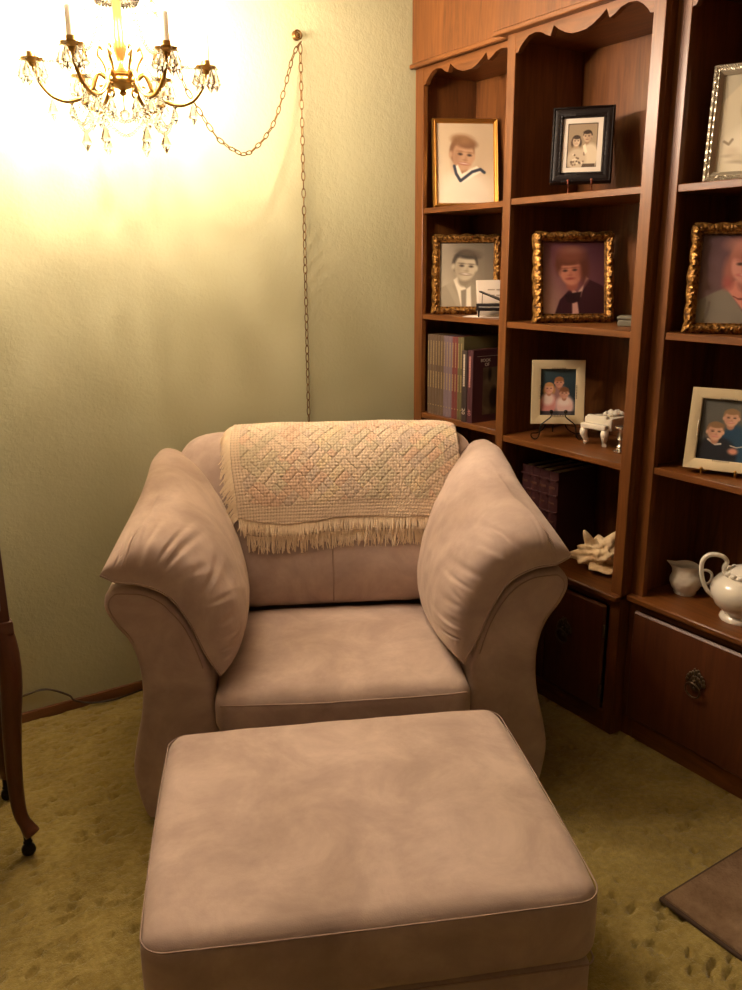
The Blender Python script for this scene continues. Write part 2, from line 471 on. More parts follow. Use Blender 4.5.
# ------------------------------------------------------------------ picture frames
class Canvas:
    def __init__(s, asp, bg, n=96):
        s.w = n; s.h = int(n*asp); s.asp = asp
        s.X, s.Y = np.meshgrid(np.linspace(0, 1, s.w), np.linspace(0, asp, s.h))
        s.a = np.zeros((s.h, s.w, 3)); s.a[:] = np.array(bg)/255
    def mix(s, mk, c, al=1): s.a += (mk*al)[..., None]*(np.array(c)/255-s.a)
    def ell(s, cx, cy, rx, ry, c, soft=.03, rot=0, al=1):
        x, y = s.X-cx, s.Y-cy; k, q = math.cos(rot), math.sin(rot)
        d = np.sqrt(((x*k+y*q)/rx)**2+((-x*q+y*k)/ry)**2)
        e = soft/min(rx, ry)
        s.mix(np.clip((1+e-d)/(2*e+1e-6), 0, 1), c, al)
    def poly(s, P, c, al=1, soft=.012):
        ins = np.zeros(s.X.shape, bool); n = len(P); dist = np.full(s.X.shape, 9.0)
        for i in range(n):
            (x0, y0), (x1, y1) = P[i], P[(i+1) % n]
            if y0 != y1:
                cnd = ((y0 > s.Y) != (y1 > s.Y)) & (s.X < (x1-x0)*(s.Y-y0)/(y1-y0)+x0); ins ^= cnd
            L = max((x1-x0)**2+(y1-y0)**2, 1e-9)
            t = np.clip(((s.X-x0)*(x1-x0)+(s.Y-y0)*(y1-y0))/L, 0, 1)
            dist = np.minimum(dist, np.hypot(s.X-x0-t*(x1-x0), s.Y-y0-t*(y1-y0)))
        sd = np.where(ins, dist, -dist)
        s.mix(np.clip(.5+sd/(2*soft), 0, 1), c, al)
    def line(s, P, wd, c, al=1):
        dist = np.full(s.X.shape, 9.0)
        for (x0, y0), (x1, y1) in zip(P[:-1], P[1:]):
            L = max((x1-x0)**2+(y1-y0)**2, 1e-9)
            t = np.clip(((s.X-x0)*(x1-x0)+(s.Y-y0)*(y1-y0))/L, 0, 1)
            dist = np.minimum(dist, np.hypot(s.X-x0-t*(x1-x0), s.Y-y0-t*(y1-y0)))
        s.mix(np.clip((wd-dist)/(wd*.6)+.3, 0, 1), c, al)
    def grad(s, c, fx, fy, k):
        g = np.clip(fx*(s.X-.5)+fy*(s.Y/s.asp-.5)+k, 0, 1); s.mix(g, c)
    def face(s, cx, cy, r, skin, hair, shade, lip, rot=0, turn=0, smile=0, hairtop=.55, long=0, fringe=0, dark=(40, 28, 24)):
        """r: half width of the face; turn shifts features sideways"""
        k, q = math.cos(rot), math.sin(rot)
        def P(x, y): return cx+r*(x*k-y*q), cy+r*(x*q+y*k)
        x, y = P(-turn*.25, -.28); s.ell(x, y, r*1.14, r*1.24, hair, r*.10, rot)
        if long:
            x, y = P(-1.0, .5); s.ell(x, y, r*.42, r*long, hair, r*.2, rot)
            x, y = P(1.0, .5); s.ell(x, y, r*.42, r*long, hair, r*.2, rot)
        x, y = P(0, 1.3); s.ell(x, y, r*.52, r*.62, shade, r*.12, rot)
        if not long:
            for sx in (-1, 1):
                x, y = P(sx*1.02-turn*.2, .12); s.ell(x, y, r*.17, r*.28, skin, r*.08, rot)
        x, y = P(0, .1); s.ell(x, y, r*.97, r*1.26, skin, r*.1, rot)
        x, y = P(-.62*np.sign(turn or 1), .3); s.ell(x, y, r*.38, r*.85, shade, r*.3, rot, .55)
        x, y = P(turn*.3, -.95); s.ell(x, y, r*.95, r*hairtop, hair, r*.12, rot)
        if fringe:
            x, y = P(0, -.62); s.ell(x, y, r*.98, r*fringe, hair, r*.1, rot)
        for sx in (-.42, .42):
            x, y = P(sx+turn*.22, -.02); s.ell(x, y, r*.2, r*.1, dark, r*.06, rot, .85)
            x, y = P(sx+turn*.22, -.24); s.ell(x, y, r*.27, r*.06, hair, r*.06, rot, .7)
        x, y = P(turn*.3+.08, .3); s.ell(x, y, r*.12, r*.22, shade, r*.12, rot, .5)
        x, y = P(turn*.3, .43); s.ell(x, y, r*.2, r*.07, shade, r*.06, rot, .8)
        x, y = P(turn*.25, .74); s.ell(x, y, r*(.36+.1*smile), r*.11, lip, r*.07, rot, .9)
        if smile: x, y = P(turn*.25, .72); s.ell(x, y, r*.32, r*.06*smile, (236, 222, 208), r*.04, rot, .9)

def photo_mesh(cv, w, h):
    V = []
    for j in range(cv.h):
        for i in range(cv.w): V.append((-w/2+w*i/(cv.w-1), 0, h-h*j/(cv.h-1)))
    F = []
    for j in range(cv.h-1):
        for i in range(cv.w-1):
            a = j*cv.w+i; F.append((a, a+cv.w, a+cv.w+1, a+1))
    me = bpy.data.meshes.new('photograph'); me.from_pydata(V, [], F)
    set_vcol(me, srgb2lin(cv.a.reshape(-1, 3))); return me

def moulding_vf(w, h, wid, prof, n=40, disp=None):
    """frame around w x h (outer size, bottom centre at origin); prof: (t 0 outer..1 inner, height)"""
    V = []; F = []
    sides = [((-w/2, 0), (1, 0), (0, 1), w), ((w/2, 0), (0, 1), (-1, 0), h), ((w/2, h), (-1, 0), (0, -1), w), ((-w/2, h), (0, -1), (1, 0), h)]
    k = len(prof)
    for (ox, oz), (dx, dz), (ix, iz), L in sides:
        base = len(V)
        for i in range(n+1):
            for t, y in prof:
                o = t*wid; a = o+(L-2*o)*i/n
                do, dy = disp(i/n, t, L) if disp else (0, 0)
                x = ox+dx*a+ix*(o+do); z = oz+dz*a+iz*(o+do)
                V.append((x, -(y+dy), z))
        F += grid_faces(n+1, k, base)
    return V, F

P_FLAT = [(0, -.004), (0, .009), (.04, .012), (.9, .012), (1, .010), (1, .002)]
P_THIN = [(0, -.012), (0, .010), (.2, .014), (.4, .011), (.55, .013), (.75, .010), (1, .006), (1, .0)]
P_BLACK = [(0, -.012), (0, .008), (.10, .012), (.16, .013), (.24, .009), (.55, .013), (.75, .010), (.86, .012), (1, .007), (1, 0)]
P_ORN = [(0, -.012), (0, .004), (.12, .012), (.28, .019), (.45, .021), (.62, .018), (.78, .011), (.86, .010), (.93, .012), (1, .007), (1, .001)]

def orn_disp(u, t, L):
    # repeating leaf scrolls, larger at corners and centre
    ph = u*L*2*math.pi/.052
    c = math.exp(-((u-.5)*L/.022)**2)+math.exp(-(u*L/.03)**2)+math.exp(-((1-u)*L/.03)**2)
    body = math.sin(math.pi*min(1, t/.8)) if t < .8 else 0
    d = body*(.0032*math.sin(ph+5*t)+.0026*math.sin(2.3*ph+9*t)+.0018*math.sin(5.1*ph-11*t)+.0045*c)
    o = (-.0045*(abs(math.sin(ph*.5))**.6)-.003*c) if t < .3 else 0
    return o*(1-t/.3) if t < .3 else 0, d

def frame(name, label, X, Y, z, yawd, leand, w, h, wid, kind, cv, mat_w=0, group=None):
    th = -(math.pi/2-R_(yawd))
    r = empty('framed_portrait', (X, Y, z), (-R_(leand), 0, th), label, 'picture frame', 'framed portraits on the bookcase shelves')
    if kind == 'ornate': V, F = moulding_vf(w, h, wid, P_ORN, 110, orn_disp); m = OGOLD
    elif kind == 'thin': V, F = moulding_vf(w, h, wid, P_THIN, 2); m = GOLD
    elif kind == 'black':
        V, F = moulding_vf(w, h, wid, P_BLACK, 90, lambda u, t, L: (0, .0016*math.sin(u*L*2*math.pi/.006) if (.08 < t < .2 or .8 < t < .9) else 0)); m = BLACKW
    elif kind == 'silver':
        V, F = moulding_vf(w, h, wid, P_THIN, 110, lambda u, t, L: (-.0012*abs(math.sin(u*L*math.pi/.006)) if t < .1 else 0, .0012*math.sin(u*L*2*math.pi/.006)*(1 if t < .7 else 0))); m = SILVER
    else: V, F = moulding_vf(w, h, wid, P_FLAT, 2); m = CHAMP
    mesh('frame_moulding', V, F, m, r, angle=50)
    box('backing', -w/2+.004, w/2-.004, .004, .010, .004, h-.004, BLACKW, r, .001, 1)
    # strut behind the frame
    L = h*.62; sp = L*math.sin(R_(leand)+.30)
    multi('strut', [tube_vf([(0, .010, L), (0, .010+(L*math.tan(R_(leand)+.0))+.035 if kind not in ('flat', 'black') else .03, .012 if kind not in ('flat', 'black') else L*.4)], .012, 4, flat=.25)], BLACKW, r)
    iw, ih = w-2*wid, h-2*wid
    if mat_w:
        V, F = moulding_vf(iw+.004, ih+.004, mat_w, [(0, .0), (0, .003), (1, .003), (1, .001)], 1)
        mesh('mat_board', [(x, y, zz+wid-.002) for x, y, zz in V], F, PAPER, r, smooth=False)
        iw -= 2*mat_w-.004; ih -= 2*mat_w-.004; wz = wid+mat_w-.002
    else: wz = wid-.002; iw += .004; ih += .004
    mobj('photograph', photo_mesh(cv, iw, ih), PHOTO, r, (0, -.0005, wz))
    gw, gh = w-2*wid+.003, h-2*wid+.003
    mesh('glass_pane', [(-gw/2, -.005, wid-.0015), (gw/2, -.005, wid-.0015), (gw/2, -.005, wid+gh-.0015), (-gw/2, -.005, wid+gh-.0015)], [(0, 1, 2, 3)], GLASS, r, smooth=False)
    if kind == 'flat':
        # little bright beads at the middle of every inner edge
        B = []
        for i in range(-4, 5):
            B += [ball_vf((i*.0052, -.012, wid-.002), .0024, 6, 4), ball_vf((i*.0052, -.012, h-wid+.002), .0024, 6, 4),
                  ball_vf((-w/2+wid-.002, -.012, h/2+i*.0052), .0024, 6, 4), ball_vf((w/2-wid+.002, -.012, h/2+i*.0052), .0024, 6, 4)]
        multi('bead_trim', B, SILV2, r)['kind'] = 'stuff'
    return r

# --- the pictures themselves (flat print)
def pic_toddler():
    c = Canvas(1.28, (200, 180, 150)); c.grad((222, 206, 178), 0, 1.2, .3); c.grad((184, 162, 132), 0, -1.2, .25)
    c.ell(.72, .62, .16, .3, (176, 148, 116), .2, 0, .5)
    c.ell(.5, 1.18, .46, .42, (222, 208, 184), .1)
    c.face(.47, .50, .19, (186, 148, 116), (122, 88, 62), (146, 108, 80), (140, 78, 64), rot=.12, turn=.6, smile=.7, hairtop=.42)
    c.ell(.46, .26, .17, .075, (140, 104, 72), .04, .1); c.ell(.36, .27, .07, .055, (128, 94, 64), .04)
    c.poly([(.30, .70), (.37, .66), (.44, .80), (.70, .68), (.80, .76), (.44, .95)], (236, 224, 202))
    c.line([(.31, .68), (.34, .80), (.41, .91)], .028, (56, 62, 74)); c.line([(.42, .91), (.62, .77), (.76, .73), (.83, .78)], .028, (56, 62, 74))
    return c
def pic_couple():
    c = Canvas(1.42, (150, 130, 104)); c.grad((176, 156, 126), .3, .6, .2)
    c.line([(0, 0), (1, 0), (1, 1.42), (0, 1.42), (0, 0)], .03, (70, 56, 44))
    c.ell(.76, 1.05, .30, .40, (208, 192, 164), .05); c.ell(.34, 1.15, .32, .36, (190, 172, 146), .05)
    c.face(.66, .42, .135, (190, 162, 132), (52, 38, 30), (150, 122, 96), (120, 84, 70), turn=-.3, hairtop=.45)
    c.face(.30, .56, .125, (206, 182, 152), (60, 44, 34), (170, 140, 112), (130, 86, 74), turn=.2, long=.9, hairtop=.5, smile=.5)
    for i in range(26):
        a = random.Random(i); c.ell(.1+.5*a.random(), .95+.4*a.random(), .03, .03, a.choice([(120, 100, 80), (222, 206, 180), (90, 72, 56)]), .015)
    c.poly([(.52, .72), (.6, .66), (.68, .92), (.6, 1.0)], (230, 216, 190)); c.poly([(.55, 1.3), (.95, 1.3), (.95, 1.42), (.5, 1.42)], (80, 64, 50))
    return c
def pic_man():
    c = Canvas(1.25, (128, 116, 98)); c.grad((190, 176, 150), -.9, .9, .25); c.grad((96, 86, 72), 1.2, -1.2, -.25)
    c.poly([(-.05, 1.3), (-.05, .92), (.12, .82), (.30, .74), (.5, .98), (.62, .80), (.78, .9), (.92, 1.05), (1, 1.3)], (150, 138, 116))
    c.poly([(.30, .74), (.24, .84), (.36, 1.08), (.44, 1.3), (.36, 1.3), (.12, .82)], (168, 156, 132), .6)
    c.poly([(.26, .72), (.33, .66), (.5, .9), (.58, .84), (.6, 1.3), (.42, 1.3), (.34, .95)], (226, 214, 190))
    c.poly([(.40, .93), (.50, .90), (.50, 1.3), (.42, 1.3)], (138, 126, 106))
    c.face(.48, .46, .205, (190, 176, 150), (56, 48, 40), (140, 126, 104), (106, 88, 74), rot=.10, turn=.35, smile=1, hairtop=.25)
    c.ell(.54, .20, .19, .06, (84, 72, 58), .04, .16)
    return c
def pic_teen():
    c = Canvas(1.25, (112, 68, 78)); c.grad((196, 158, 136), -.9, 1.0, .05); c.grad((64, 36, 46), .9, -.9, -.15)
    c.poly([(.18, 1.3), (.28, 1.0), (.44, .82), (.6, .92), (.76, .66), (.96, .76), (1.05, .9), (1.05, 1.3)], (58, 28, 38))
    c.poly([(.46, .78), (.56, .88), (.74, .64), (.70, .60), (.62, .95), (.5, .98)], (216, 176, 158))
    c.poly([(.48, 1.05), (.56, 1.02), (.60, 1.3), (.48, 1.3)], (206, 160, 148))
    c.face(.46, .50, .185, (206, 138, 112), (104, 58, 44), (166, 96, 80), (150, 70, 64), rot=-.08, turn=-.4, hairtop=.42, fringe=.12)
    c.ell(.68, .46, .07, .22, (98, 54, 42), .04); c.ell(.26, .40, .045, .14, (104, 58, 44), .03)
    c.ell(.46, .22, .21, .14, (128, 76, 60), .05); c.ell(.48, .15, .14, .05, (166, 120, 104), .05, 0, .6)
    c.poly([(.36, .92), (.5, .88), (.63, .86), (.6, 1.02), (.5, 1.06), (.40, 1.04)], (38, 20, 28))
    return c
def pic_girls():
    c = Canvas(1.42, (38, 58, 66)); c.grad((26, 38, 48), 0, 1, .2); c.grad((58, 78, 84), -.5, -.8, .1)
    c.ell(.54, .74, .20, .26, (150, 110, 108), .05)
    c.face(.53, .42, .115, (204, 150, 124), (150, 96, 60), (168, 112, 92), (176, 84, 80), hairtop=.5, fringe=.3, smile=.5)
    c.ell(.24, 1.08, .25, .34, (206, 136, 130), .05); c.ell(.24, .92, .16, .18, (232, 210, 200), .05)
    c.face(.26, .60, .12, (216, 166, 140), (186, 136, 86), (180, 124, 102), (184, 92, 88), long=.8, hairtop=.5, smile=.8)
    c.ell(.70, 1.12, .25, .32, (224, 186, 180), .05); c.ell(.68, 1.0, .18, .12, (240, 222, 214), .05)
    c.face(.68, .74, .12, (212, 160, 136), (128, 82, 54), (176, 120, 98), (184, 92, 88), hairtop=.55, fringe=.3, smile=.8)
    c.poly([(0, 1.28), (1, 1.28), (1, 1.42), (0, 1.42)], (44, 46, 52), .8)
    return c
def pic_baby():
    c = Canvas(1.27, (206, 194, 166)); c.grad((226, 216, 190), .4, .8, .3)
    c.poly([(-.1, -.1), (.46, -.1), (.02, .36), (-.1, .36)], (176, 168, 146), .6)  # glare on the glass, painted into the print as a triangle
    c.ell(.55, .98, .42, .34, (234, 224, 200), .08)
    c.ell(.56, .48, .25, .29, (214, 198, 168), .03); c.ell(.60, .26, .24, .12, (150, 132, 104), .05)
    c.ell(.34, .45, .06, .12, (168, 148, 118), .03); c.ell(.52, .50, .03, .018, (90, 74, 58), .02); c.ell(.70, .50, .03, .018, (90, 74, 58), .02)
    c.ell(.62, .60, .04, .02, (176, 150, 120), .02); c.ell(.62, .68, .07, .022, (160, 116, 96), .02)
    for x, y in ((.2, 1.0), (.28, 1.08), (.44, 1.1), (.6, 1.12)): c.ell(x, y, .09, .06, (218, 204, 176), .03); c.ell(x, y+.05, .07, .012, (176, 160, 132), .02)
    c.line([(.1, .86), (.16, .90), (.20, .84)], .018, (150, 134, 108))
    return c
def pic_woman():
    c = Canvas(1.25, (96, 70, 76)); c.grad((138, 112, 108), -.9, .8, .15); c.poly([(.22, -.05), (1.1, -.05), (1.1, .3), (.62, .26)], (66, 40, 48), .7)
    c.poly([(-.1, 1.3), (.02, .92), (.22, .80), (.36, .74), (.60, 1.12), (.84, .74), (1.1, .86), (1.1, 1.3)], (136, 128, 114))
    c.poly([(.34, .74), (.44, .64), (.74, .64), (.86, .74), (.61, 1.10)], (212, 140, 122))
    c.face(.58, .42, .20, (206, 146, 130), (166, 106, 92), (170, 110, 98), (180, 84, 84), turn=-.1, smile=1.4, long=1.0, hairtop=.6, fringe=.36)
    c.ell(.58, .15, .24, .11, (186, 128, 112), .06); c.ell(.36, .68, .06, .08, (170, 92, 84), .04)
    c.line([(.44, .86), (.51, .90), (.60, .905), (.70, .89), (.78, .85)], .008, (120, 60, 50)); c.ell(.54, .90, .035, .012, (110, 56, 48), .01)
    c.ell(.61, 1.115, .018, .014, (236, 226, 210), .008)
    c.line([(.16, .95), (.14, 1.1), (.10, 1.25)], .02, (100, 92, 82), .5)
    return c
def pic_boys():
    c = Canvas(1.36, (84, 84, 78)); c.grad((108, 104, 94), .2, -.8, .1)
    c.ell(.70, 1.0, .30, .44, (38, 70, 94), .04); c.ell(.56, 1.1, .18, .3, (34, 62, 84), .05)
    c.face(.58, .40, .135, (206, 160, 132), (142, 110, 76), (170, 120, 96), (180, 90, 84), hairtop=.46, smile=.6)
    c.ell(.36, 1.26, .40, .44, (30, 34, 42), .04); c.line([(.20, .90), (.34, 1.0), (.44, .98)], .022, (210, 200, 188))
    c.face(.32, .72, .145, (210, 164, 136), (132, 100, 68), (174, 124, 100), (184, 84, 80), turn=.2, hairtop=.45, smile=.5)
    c.ell(.68, 1.12, .09, .07, (208, 140, 116), .03); c.line([(.62, 1.0), (.74, 1.03), (.84, 1.0)], .012, (206, 196, 180))
    return c

frame('f', 'thin gold frame with sepia portrait of a toddler in a sailor collar', 2.135, 2.606, 1.677, 63.3, 9.8, .249, .322, .016, 'thin', pic_toddler())
frame('f', 'black beaded frame with matted photo of a couple, on an easel', 2.105, 2.005, 1.716, 41, 9, .190, .232, .034, 'black', pic_couple(), mat_w=.017)
frame('f', 'carved gold frame with black-and-white portrait of a man in suit and tie', 2.13, 2.586, 1.286, 52.9, 9.1, .258, .294, .027, 'ornate', pic_man())
frame('f', 'carved gold frame with portrait of a teenager in bow tie against purple', 2.10, 1.995, 1.286, 60.6, 10.6, .258, .286, .027, 'ornate', pic_teen())
frame('f', 'flat champagne frame with photo of three girls, on a black wire easel', 2.08, 2.026, .943, 52, 8.9, .178, .216, .030, 'flat', pic_girls())
frame('f', 'silver filigree frame with pale portrait of a baby', 2.10, 1.40, 1.678, 28.6, 8, .240, .290, .024, 'silver', pic_baby())
frame('f', 'carved gold frame with portrait of a woman in grey v-neck', 2.10, 1.405, 1.286, 34.4, 8.2, .257, .289, .027, 'ornate', pic_woman())
frame('f', 'flat champagne frame with photo of two boys in dark sweaters', 2.08, 1.390, .905, 22.9, 10.1, .200, .230, .030, 'flat', pic_boys())

def wire_easel(label, X, Y, z, yawd, leand, zf, half, m, full=True, ball=.0062):
    """easel under a frame whose bottom edge is at height zf; local frame as for frames"""
    th = -(math.pi/2-R_(yawd))
    r = empty('plate_easel', (X, Y, z), (0, 0, th), label, 'easel')
    up = zf-z; t = math.tan(R_(leand))
    for s in (-1, 1):
        x = s*half
        if full:
            pts = [(x, -.024, up+.046), (x*1.02, -.026, up+.030), (x*1.8, -.028, up+.014), (x*2.35, -.029, up+.002), (x*2.5, -.030, up-.016), (x*2.6, -.031, .016), (x*2.9, -.030, .005), (x*3.3, -.024, .0035), (x*3.6, -.012, .010), (x*3.4, .006, .016),
                   (x*2.6, .025, .014), (x*1.6, .036, .03), (x*1.2, .035, up+.02), (x*.6, .06, up+.11)]
            P = catmull(pts, 60); tube('leg', P, .0024, m, r, 6)
            multi('ball_tip', [ball_vf((x, -.026, up+.046), ball, 12, 8)], m, r)
        else:
            pts = [(x, -.026, up+.008), (x, -.026, up-.002), (x, -.018, up-.006), (x, .012, up-.006), (x*1.05, .03, .0), (x*.9, .06, .003)]
            tube('leg', catmull(pts, 30), .0028, m, r, 6)
            multi('ball_tip', [ball_vf((x, -.026, up+.008), .0045, 10, 7)], m, r)
    tube('cross_bar', [(-half*1.2, .036, up+.02), (half*1.2, .036, up+.02)], .002, m, r, 6)
    if full: tube('back_stay', catmull([(0, .06, up+.11), (0, .085, up*.6+.04), (0, .10, .003)], 12), .0022, m, r, 6)
    return r
wire_easel('black wire plate easel with ball tips holding the three girls photo', 2.08, 2.026, .893, 52, 8.9, .943, .024, IRON, ball=.0075)
EASELW = mat('red_brown_wood_easel', lin((110, 52, 30)), .4)
wire_easel('small reddish wooden easel under the black beaded frame', 2.105, 2.005, 1.677, 41, 9, 1.716, .036, EASELW, False)
wire_easel('small brass easel under the photo of two boys', 2.08, 1.390, .893, 22.9, 10.1, .905, .045, BRASS, False)

# ------------------------------------------------------------------ books
def book(label, y0, y1, xf, depth, z, h, cover, group, letter=None, round_sp=.25, bands=None):
    """spine faces -x; y0<y1"""
    t = y1-y0; off = ((2*xf+depth)/2, (y0+y1)/2, z)
    r = empty('book', off, label=label, cat='book', group=group)
    # cover: rounded spine + two boards
    n = 8; V = []; F = []
    sec = []
    for i in range(n+1):
        a = math.pi*i/n; sec.append((xf-off[0]+t*round_sp*(1-math.sin(a)), -t/2+t*i/n))
    ct = min(.0025, t*.14)
    outer = [(xf+depth-off[0], -t/2)]+sec+[(xf+depth-off[0], t/2)]
    inner = [(xf+depth-off[0], t/2-ct), (xf+t*round_sp+ct-off[0], t/2-ct), (xf+t*round_sp+ct-off[0], -t/2+ct), (xf+depth-off[0], -t/2+ct)]
    loop = outer+inner; k = len(loop)
    for zz in (0, h): V += [(x, y, zz) for x, y in loop]
    for i in range(k): j = (i+1) % k; F.append((i, j, k+j, k+i))
    F.append(tuple(range(k))[::-1]); F.append(tuple(range(k, 2*k)))
    mesh('cover', V, F, cover, r, angle=35)
    box('pages', xf+t*round_sp+ct, xf+depth-.004, y0+ct, y1-ct, z+.004, z+h-.004, PAGES, r, 0, 1, off)
    if letter:
        bm = bmesh.new()
        for (za, zb, wf, dash) in letter:
            L = (zb-za)*h; zc = za*h; kk = 0
            while zc < zb*h-.001:
                dl = min(random.uniform(.004, .011) if dash else L, zb*h-zc)
                wy = t*wf*random.uniform(.8, 1)
                add_box(bm, xf-off[0]-.0006, xf-off[0]+t*round_sp*.12, -wy/2, wy/2, zc, zc+dl*.86)
                zc += dl
        bm_obj('spine_lettering', bm, GILT if not bands else DULLG, r, False)['kind'] = 'stuff'
    if bands:
        bm = bmesh.new()
        for zz in bands: add_box(bm, xf-off[0]-.0012, xf-off[0]+t*.3, -t*.49, t*.49, zz*h-.003, zz*h+.003, .001)
        bm_obj('raised_band', bm, cover, r, False)['kind'] = 'stuff'
    return r

def cloth(name, c): return mat(name, lin(c), .6)
BK = {'brown': cloth('olive_brown_book_cloth', (92, 72, 52)), 'lav': cloth('mauve_grey_book_cloth', (110, 92, 96)), 'red': cloth('dull_red_book_cloth', (104, 46, 42)),
      'olive': cloth('olive_book_cloth', (92, 82, 48)), 'dark': cloth('dark_brown_book_cloth', (50, 36, 32)), 'plum': cloth('plum_book_cloth', (66, 28, 34)), 'enc': cloth('oxblood_leatherette', (58, 20, 21))}
seq = ['brown']*6+['lav']*3+['red']*2+['olive']*2
lab = {'brown': 'slim olive-brown hardback with gilt spine in the matching set', 'lav': 'slim mauve-grey hardback with gilt spine in the matching set',
       'red': 'slim dull red hardback with gilt spine in the matching set', 'olive': 'slim olive green hardback with gilt spine beside the dark volumes'}
y = 2.700
for i, k in enumerate(seq):
    tt = .0172
    book(lab[k], y-tt+.0008, y, 2.030, .215, .893, .313+random.uniform(-.001, .001), BK[k], 'row of slim hardbacks in the narrow bookcase',
         [(.63, .93, .24, True), (.34, .55, .28, True), (.115, .13, .3, False)])
    y -= tt
def text_part(body, size, parent, loc, rot, m, name):
    cu = bpy.data.curves.new(name, 'FONT'); cu.body = body; cu.size = size; cu.extrude = .0004; cu.align_x = 'CENTER'; cu.align_y = 'CENTER'
    o = bpy.data.objects.new(name, cu); C.objects.link(o)
    dg = bpy.context.evaluated_depsgraph_get(); me = bpy.data.meshes.new_from_object(o.evaluated_get(dg))
    bpy.data.objects.remove(o); me.materials.clear()
    return mobj(name, me, m, parent, loc, rot)
WINK = mat('white_print', lin((188, 172, 152)), .6)
PINKP = mat('pale_pink_print', lin((164, 112, 104)), .6)
y -= .006
for (k, lb, num, pm, h) in (('dark', 'dark brown volume numbered 20 beside the slim set', '20', WINK, .268), ('plum', 'plum volume numbered 40 with picture cover, last in the row', '40', PINKP, .272)):
    tt = .030
    r = book(lb, y-tt, y, 2.018, .215, .893, h, BK[k], 'pair of thicker picture volumes', None, .12)
    xl = -.215/2-.0006
    # spine reads downwards: text rotated so its up axis points to +y, plane facing -x
    text_part(num, .024, r, (xl, -.002, .040), Matrix(((0, 0, -1), (0, 1, 0), (-1, 0, 0))).transposed().to_euler() if False else Matrix(((0, 0, -1), (0, -1, 0), (-1, 0, 0))).to_euler(), pm, 'volume_number')
    bm = bmesh.new(); zc = .135
    while zc < .25:
        dl = random.uniform(.004, .010); add_box(bm, xl-.0004, xl+.0006, -.0070, .0020, zc, zc+dl*.85); zc += dl
    bm_obj('spine_title', bm, pm, r, False)['kind'] = 'stuff'
    if k == 'plum':
        yc = -tt/2-.0005
        # cover picture and title on the -y board
        cv = Canvas(1.32, (92, 78, 58)); rr = random.Random(5)
        for i in range(40): cv.ell(rr.random(), 1.32*rr.random(), .05+.14*rr.random(), .05+.14*rr.random(), rr.choice([(120, 104, 78), (70, 58, 44), (100, 86, 62), (58, 46, 36)]), .05, rr.random(), .6)
        cv.ell(.42, .85, .16, .3, (24, 18, 16), .04); cv.ell(.25, .2, .06, .16, (30, 24, 20), .03); cv.ell(.72, .6, .12, .4, (38, 30, 26), .05)
        mobj('cover_picture', photo_mesh(cv, .135, .178), PHOTO, r, (.012, yc-.0006, .028))
        text_part('BOOK', .017, r, (-.043, yc, .232), (math.pi/2, 0, 0), WINK, 'cover_title')
        text_part('OF', .017, r, (-.036, yc, .216), (math.pi/2, 0, 0), WINK, 'cover_title')
        box('cover_rule', -.085, .09, yc-.0004, yc+.0005, .2475, .2483, WINK, r, 0)
    y -= tt+.004
y = 2.158
ENC = 'thick oxblood encyclopedia volume with raised bands, standing behind the chair arm'
for i in range(4):
    book(ENC if i < 3 else 'thick oxblood encyclopedia volume with its cover exposed, end of its row behind the shell', y-.0435, y, 2.048, .20, .484, .298, BK['enc'], 'row of oxblood encyclopedia volumes', [(.80, .83, .7, False), (.62, .64, .6, False), (.40, .42, .6, False), (.14, .16, .6, False)], .2, (.12, .3, .52, .72, .9))
    y -= .0445

# ------------------------------------------------------------------ shelf ornaments
def conch():
    r = empty('conch_shell', (2.085, 1.822, .484), (0, 0, 0), 'spiky ivory conch shell on the ledge behind the armchair', 'shell')
    rv, tw = Vector((.838, -.546, 0)), Vector((-.546, -.838, 0))
    spikes = [(tuple(rv*a+tw*c_+Vector((0, 0, b_))), L, wd) for a, b_, c_, L, wd in
              ((-.42, .95, .1, .078, .19), (.60, .85, 0, .082, .18), (-1, .06, .2, .075, .19), (-.82, .52, .2, .038, .16), (-.75, -.22, .5, .042, .17),
               (.1, .1, 1, .030, .34), (1, .22, 0, .070, .36), (.9, -.3, .3, .060, .30), (.2, .8, -.4, .03, .25), (-.2, .35, .9, .02, .16), (.45, .35, .8, .022, .16))]
    V = []; F = []; nu, nv = 110, 72
    for i in range(nu):
        a = 2*math.pi*i/nu
        for j in range(nv):
            th = math.pi*(j+.001)/(nv-1+.002)
            d = Vector((math.sin(th)*math.cos(a), math.sin(th)*math.sin(a), math.cos(th)))
            rad = .049+.003*math.sin(14*th+3*a)+.004*nz(d.x*6, d.y*6, d.z*6)
            for s, L, wd in spikes:
                ang = d.angle(Vector(s).normalized()); rad += .82*L*math.exp(-(ang/(wd*1.1))**1.5)
            p = d*rad; p.y *= 1.10; p.z = p.z*.85+.046
            # aperture: a hollow facing the front
            ap = d.angle((tw+rv*.35-Vector((0, 0, .2))).normalized())
            p -= d*(.018*math.exp(-(ap/.22)**2))
            p.z = max(p.z, .0008)
            V.append(tuple(p))
    F = grid_faces(nu, nv, 0, True)
    mesh('shell_body', V, F, SHELL, r, angle=80)
    # flared outer lip spreading along the shelf
    nu, nv = 26, 14; V = []
    for i in range(nu):
        u = i/(nu-1); a = R_(-150+115*u)
        for j in range(nv):
            v = j/(nv-1); rr = .030+.085*v*(1-.25*abs(2*u-1)**2)+.006*math.sin(u*22)*v
            V.append((rr*math.cos(a)*.72-.012, rr*math.sin(a)*1.0+.01, .048-.042*math.sin(v*1.5)+.010*v*v+.004*math.sin(u*16)*v))
    o = mesh('lip', V, grid_faces(nu, nv), SHELL, r, angle=80)
    md = o.modifiers.new('thick', 'SOLIDIFY'); md.thickness = .004
conch()

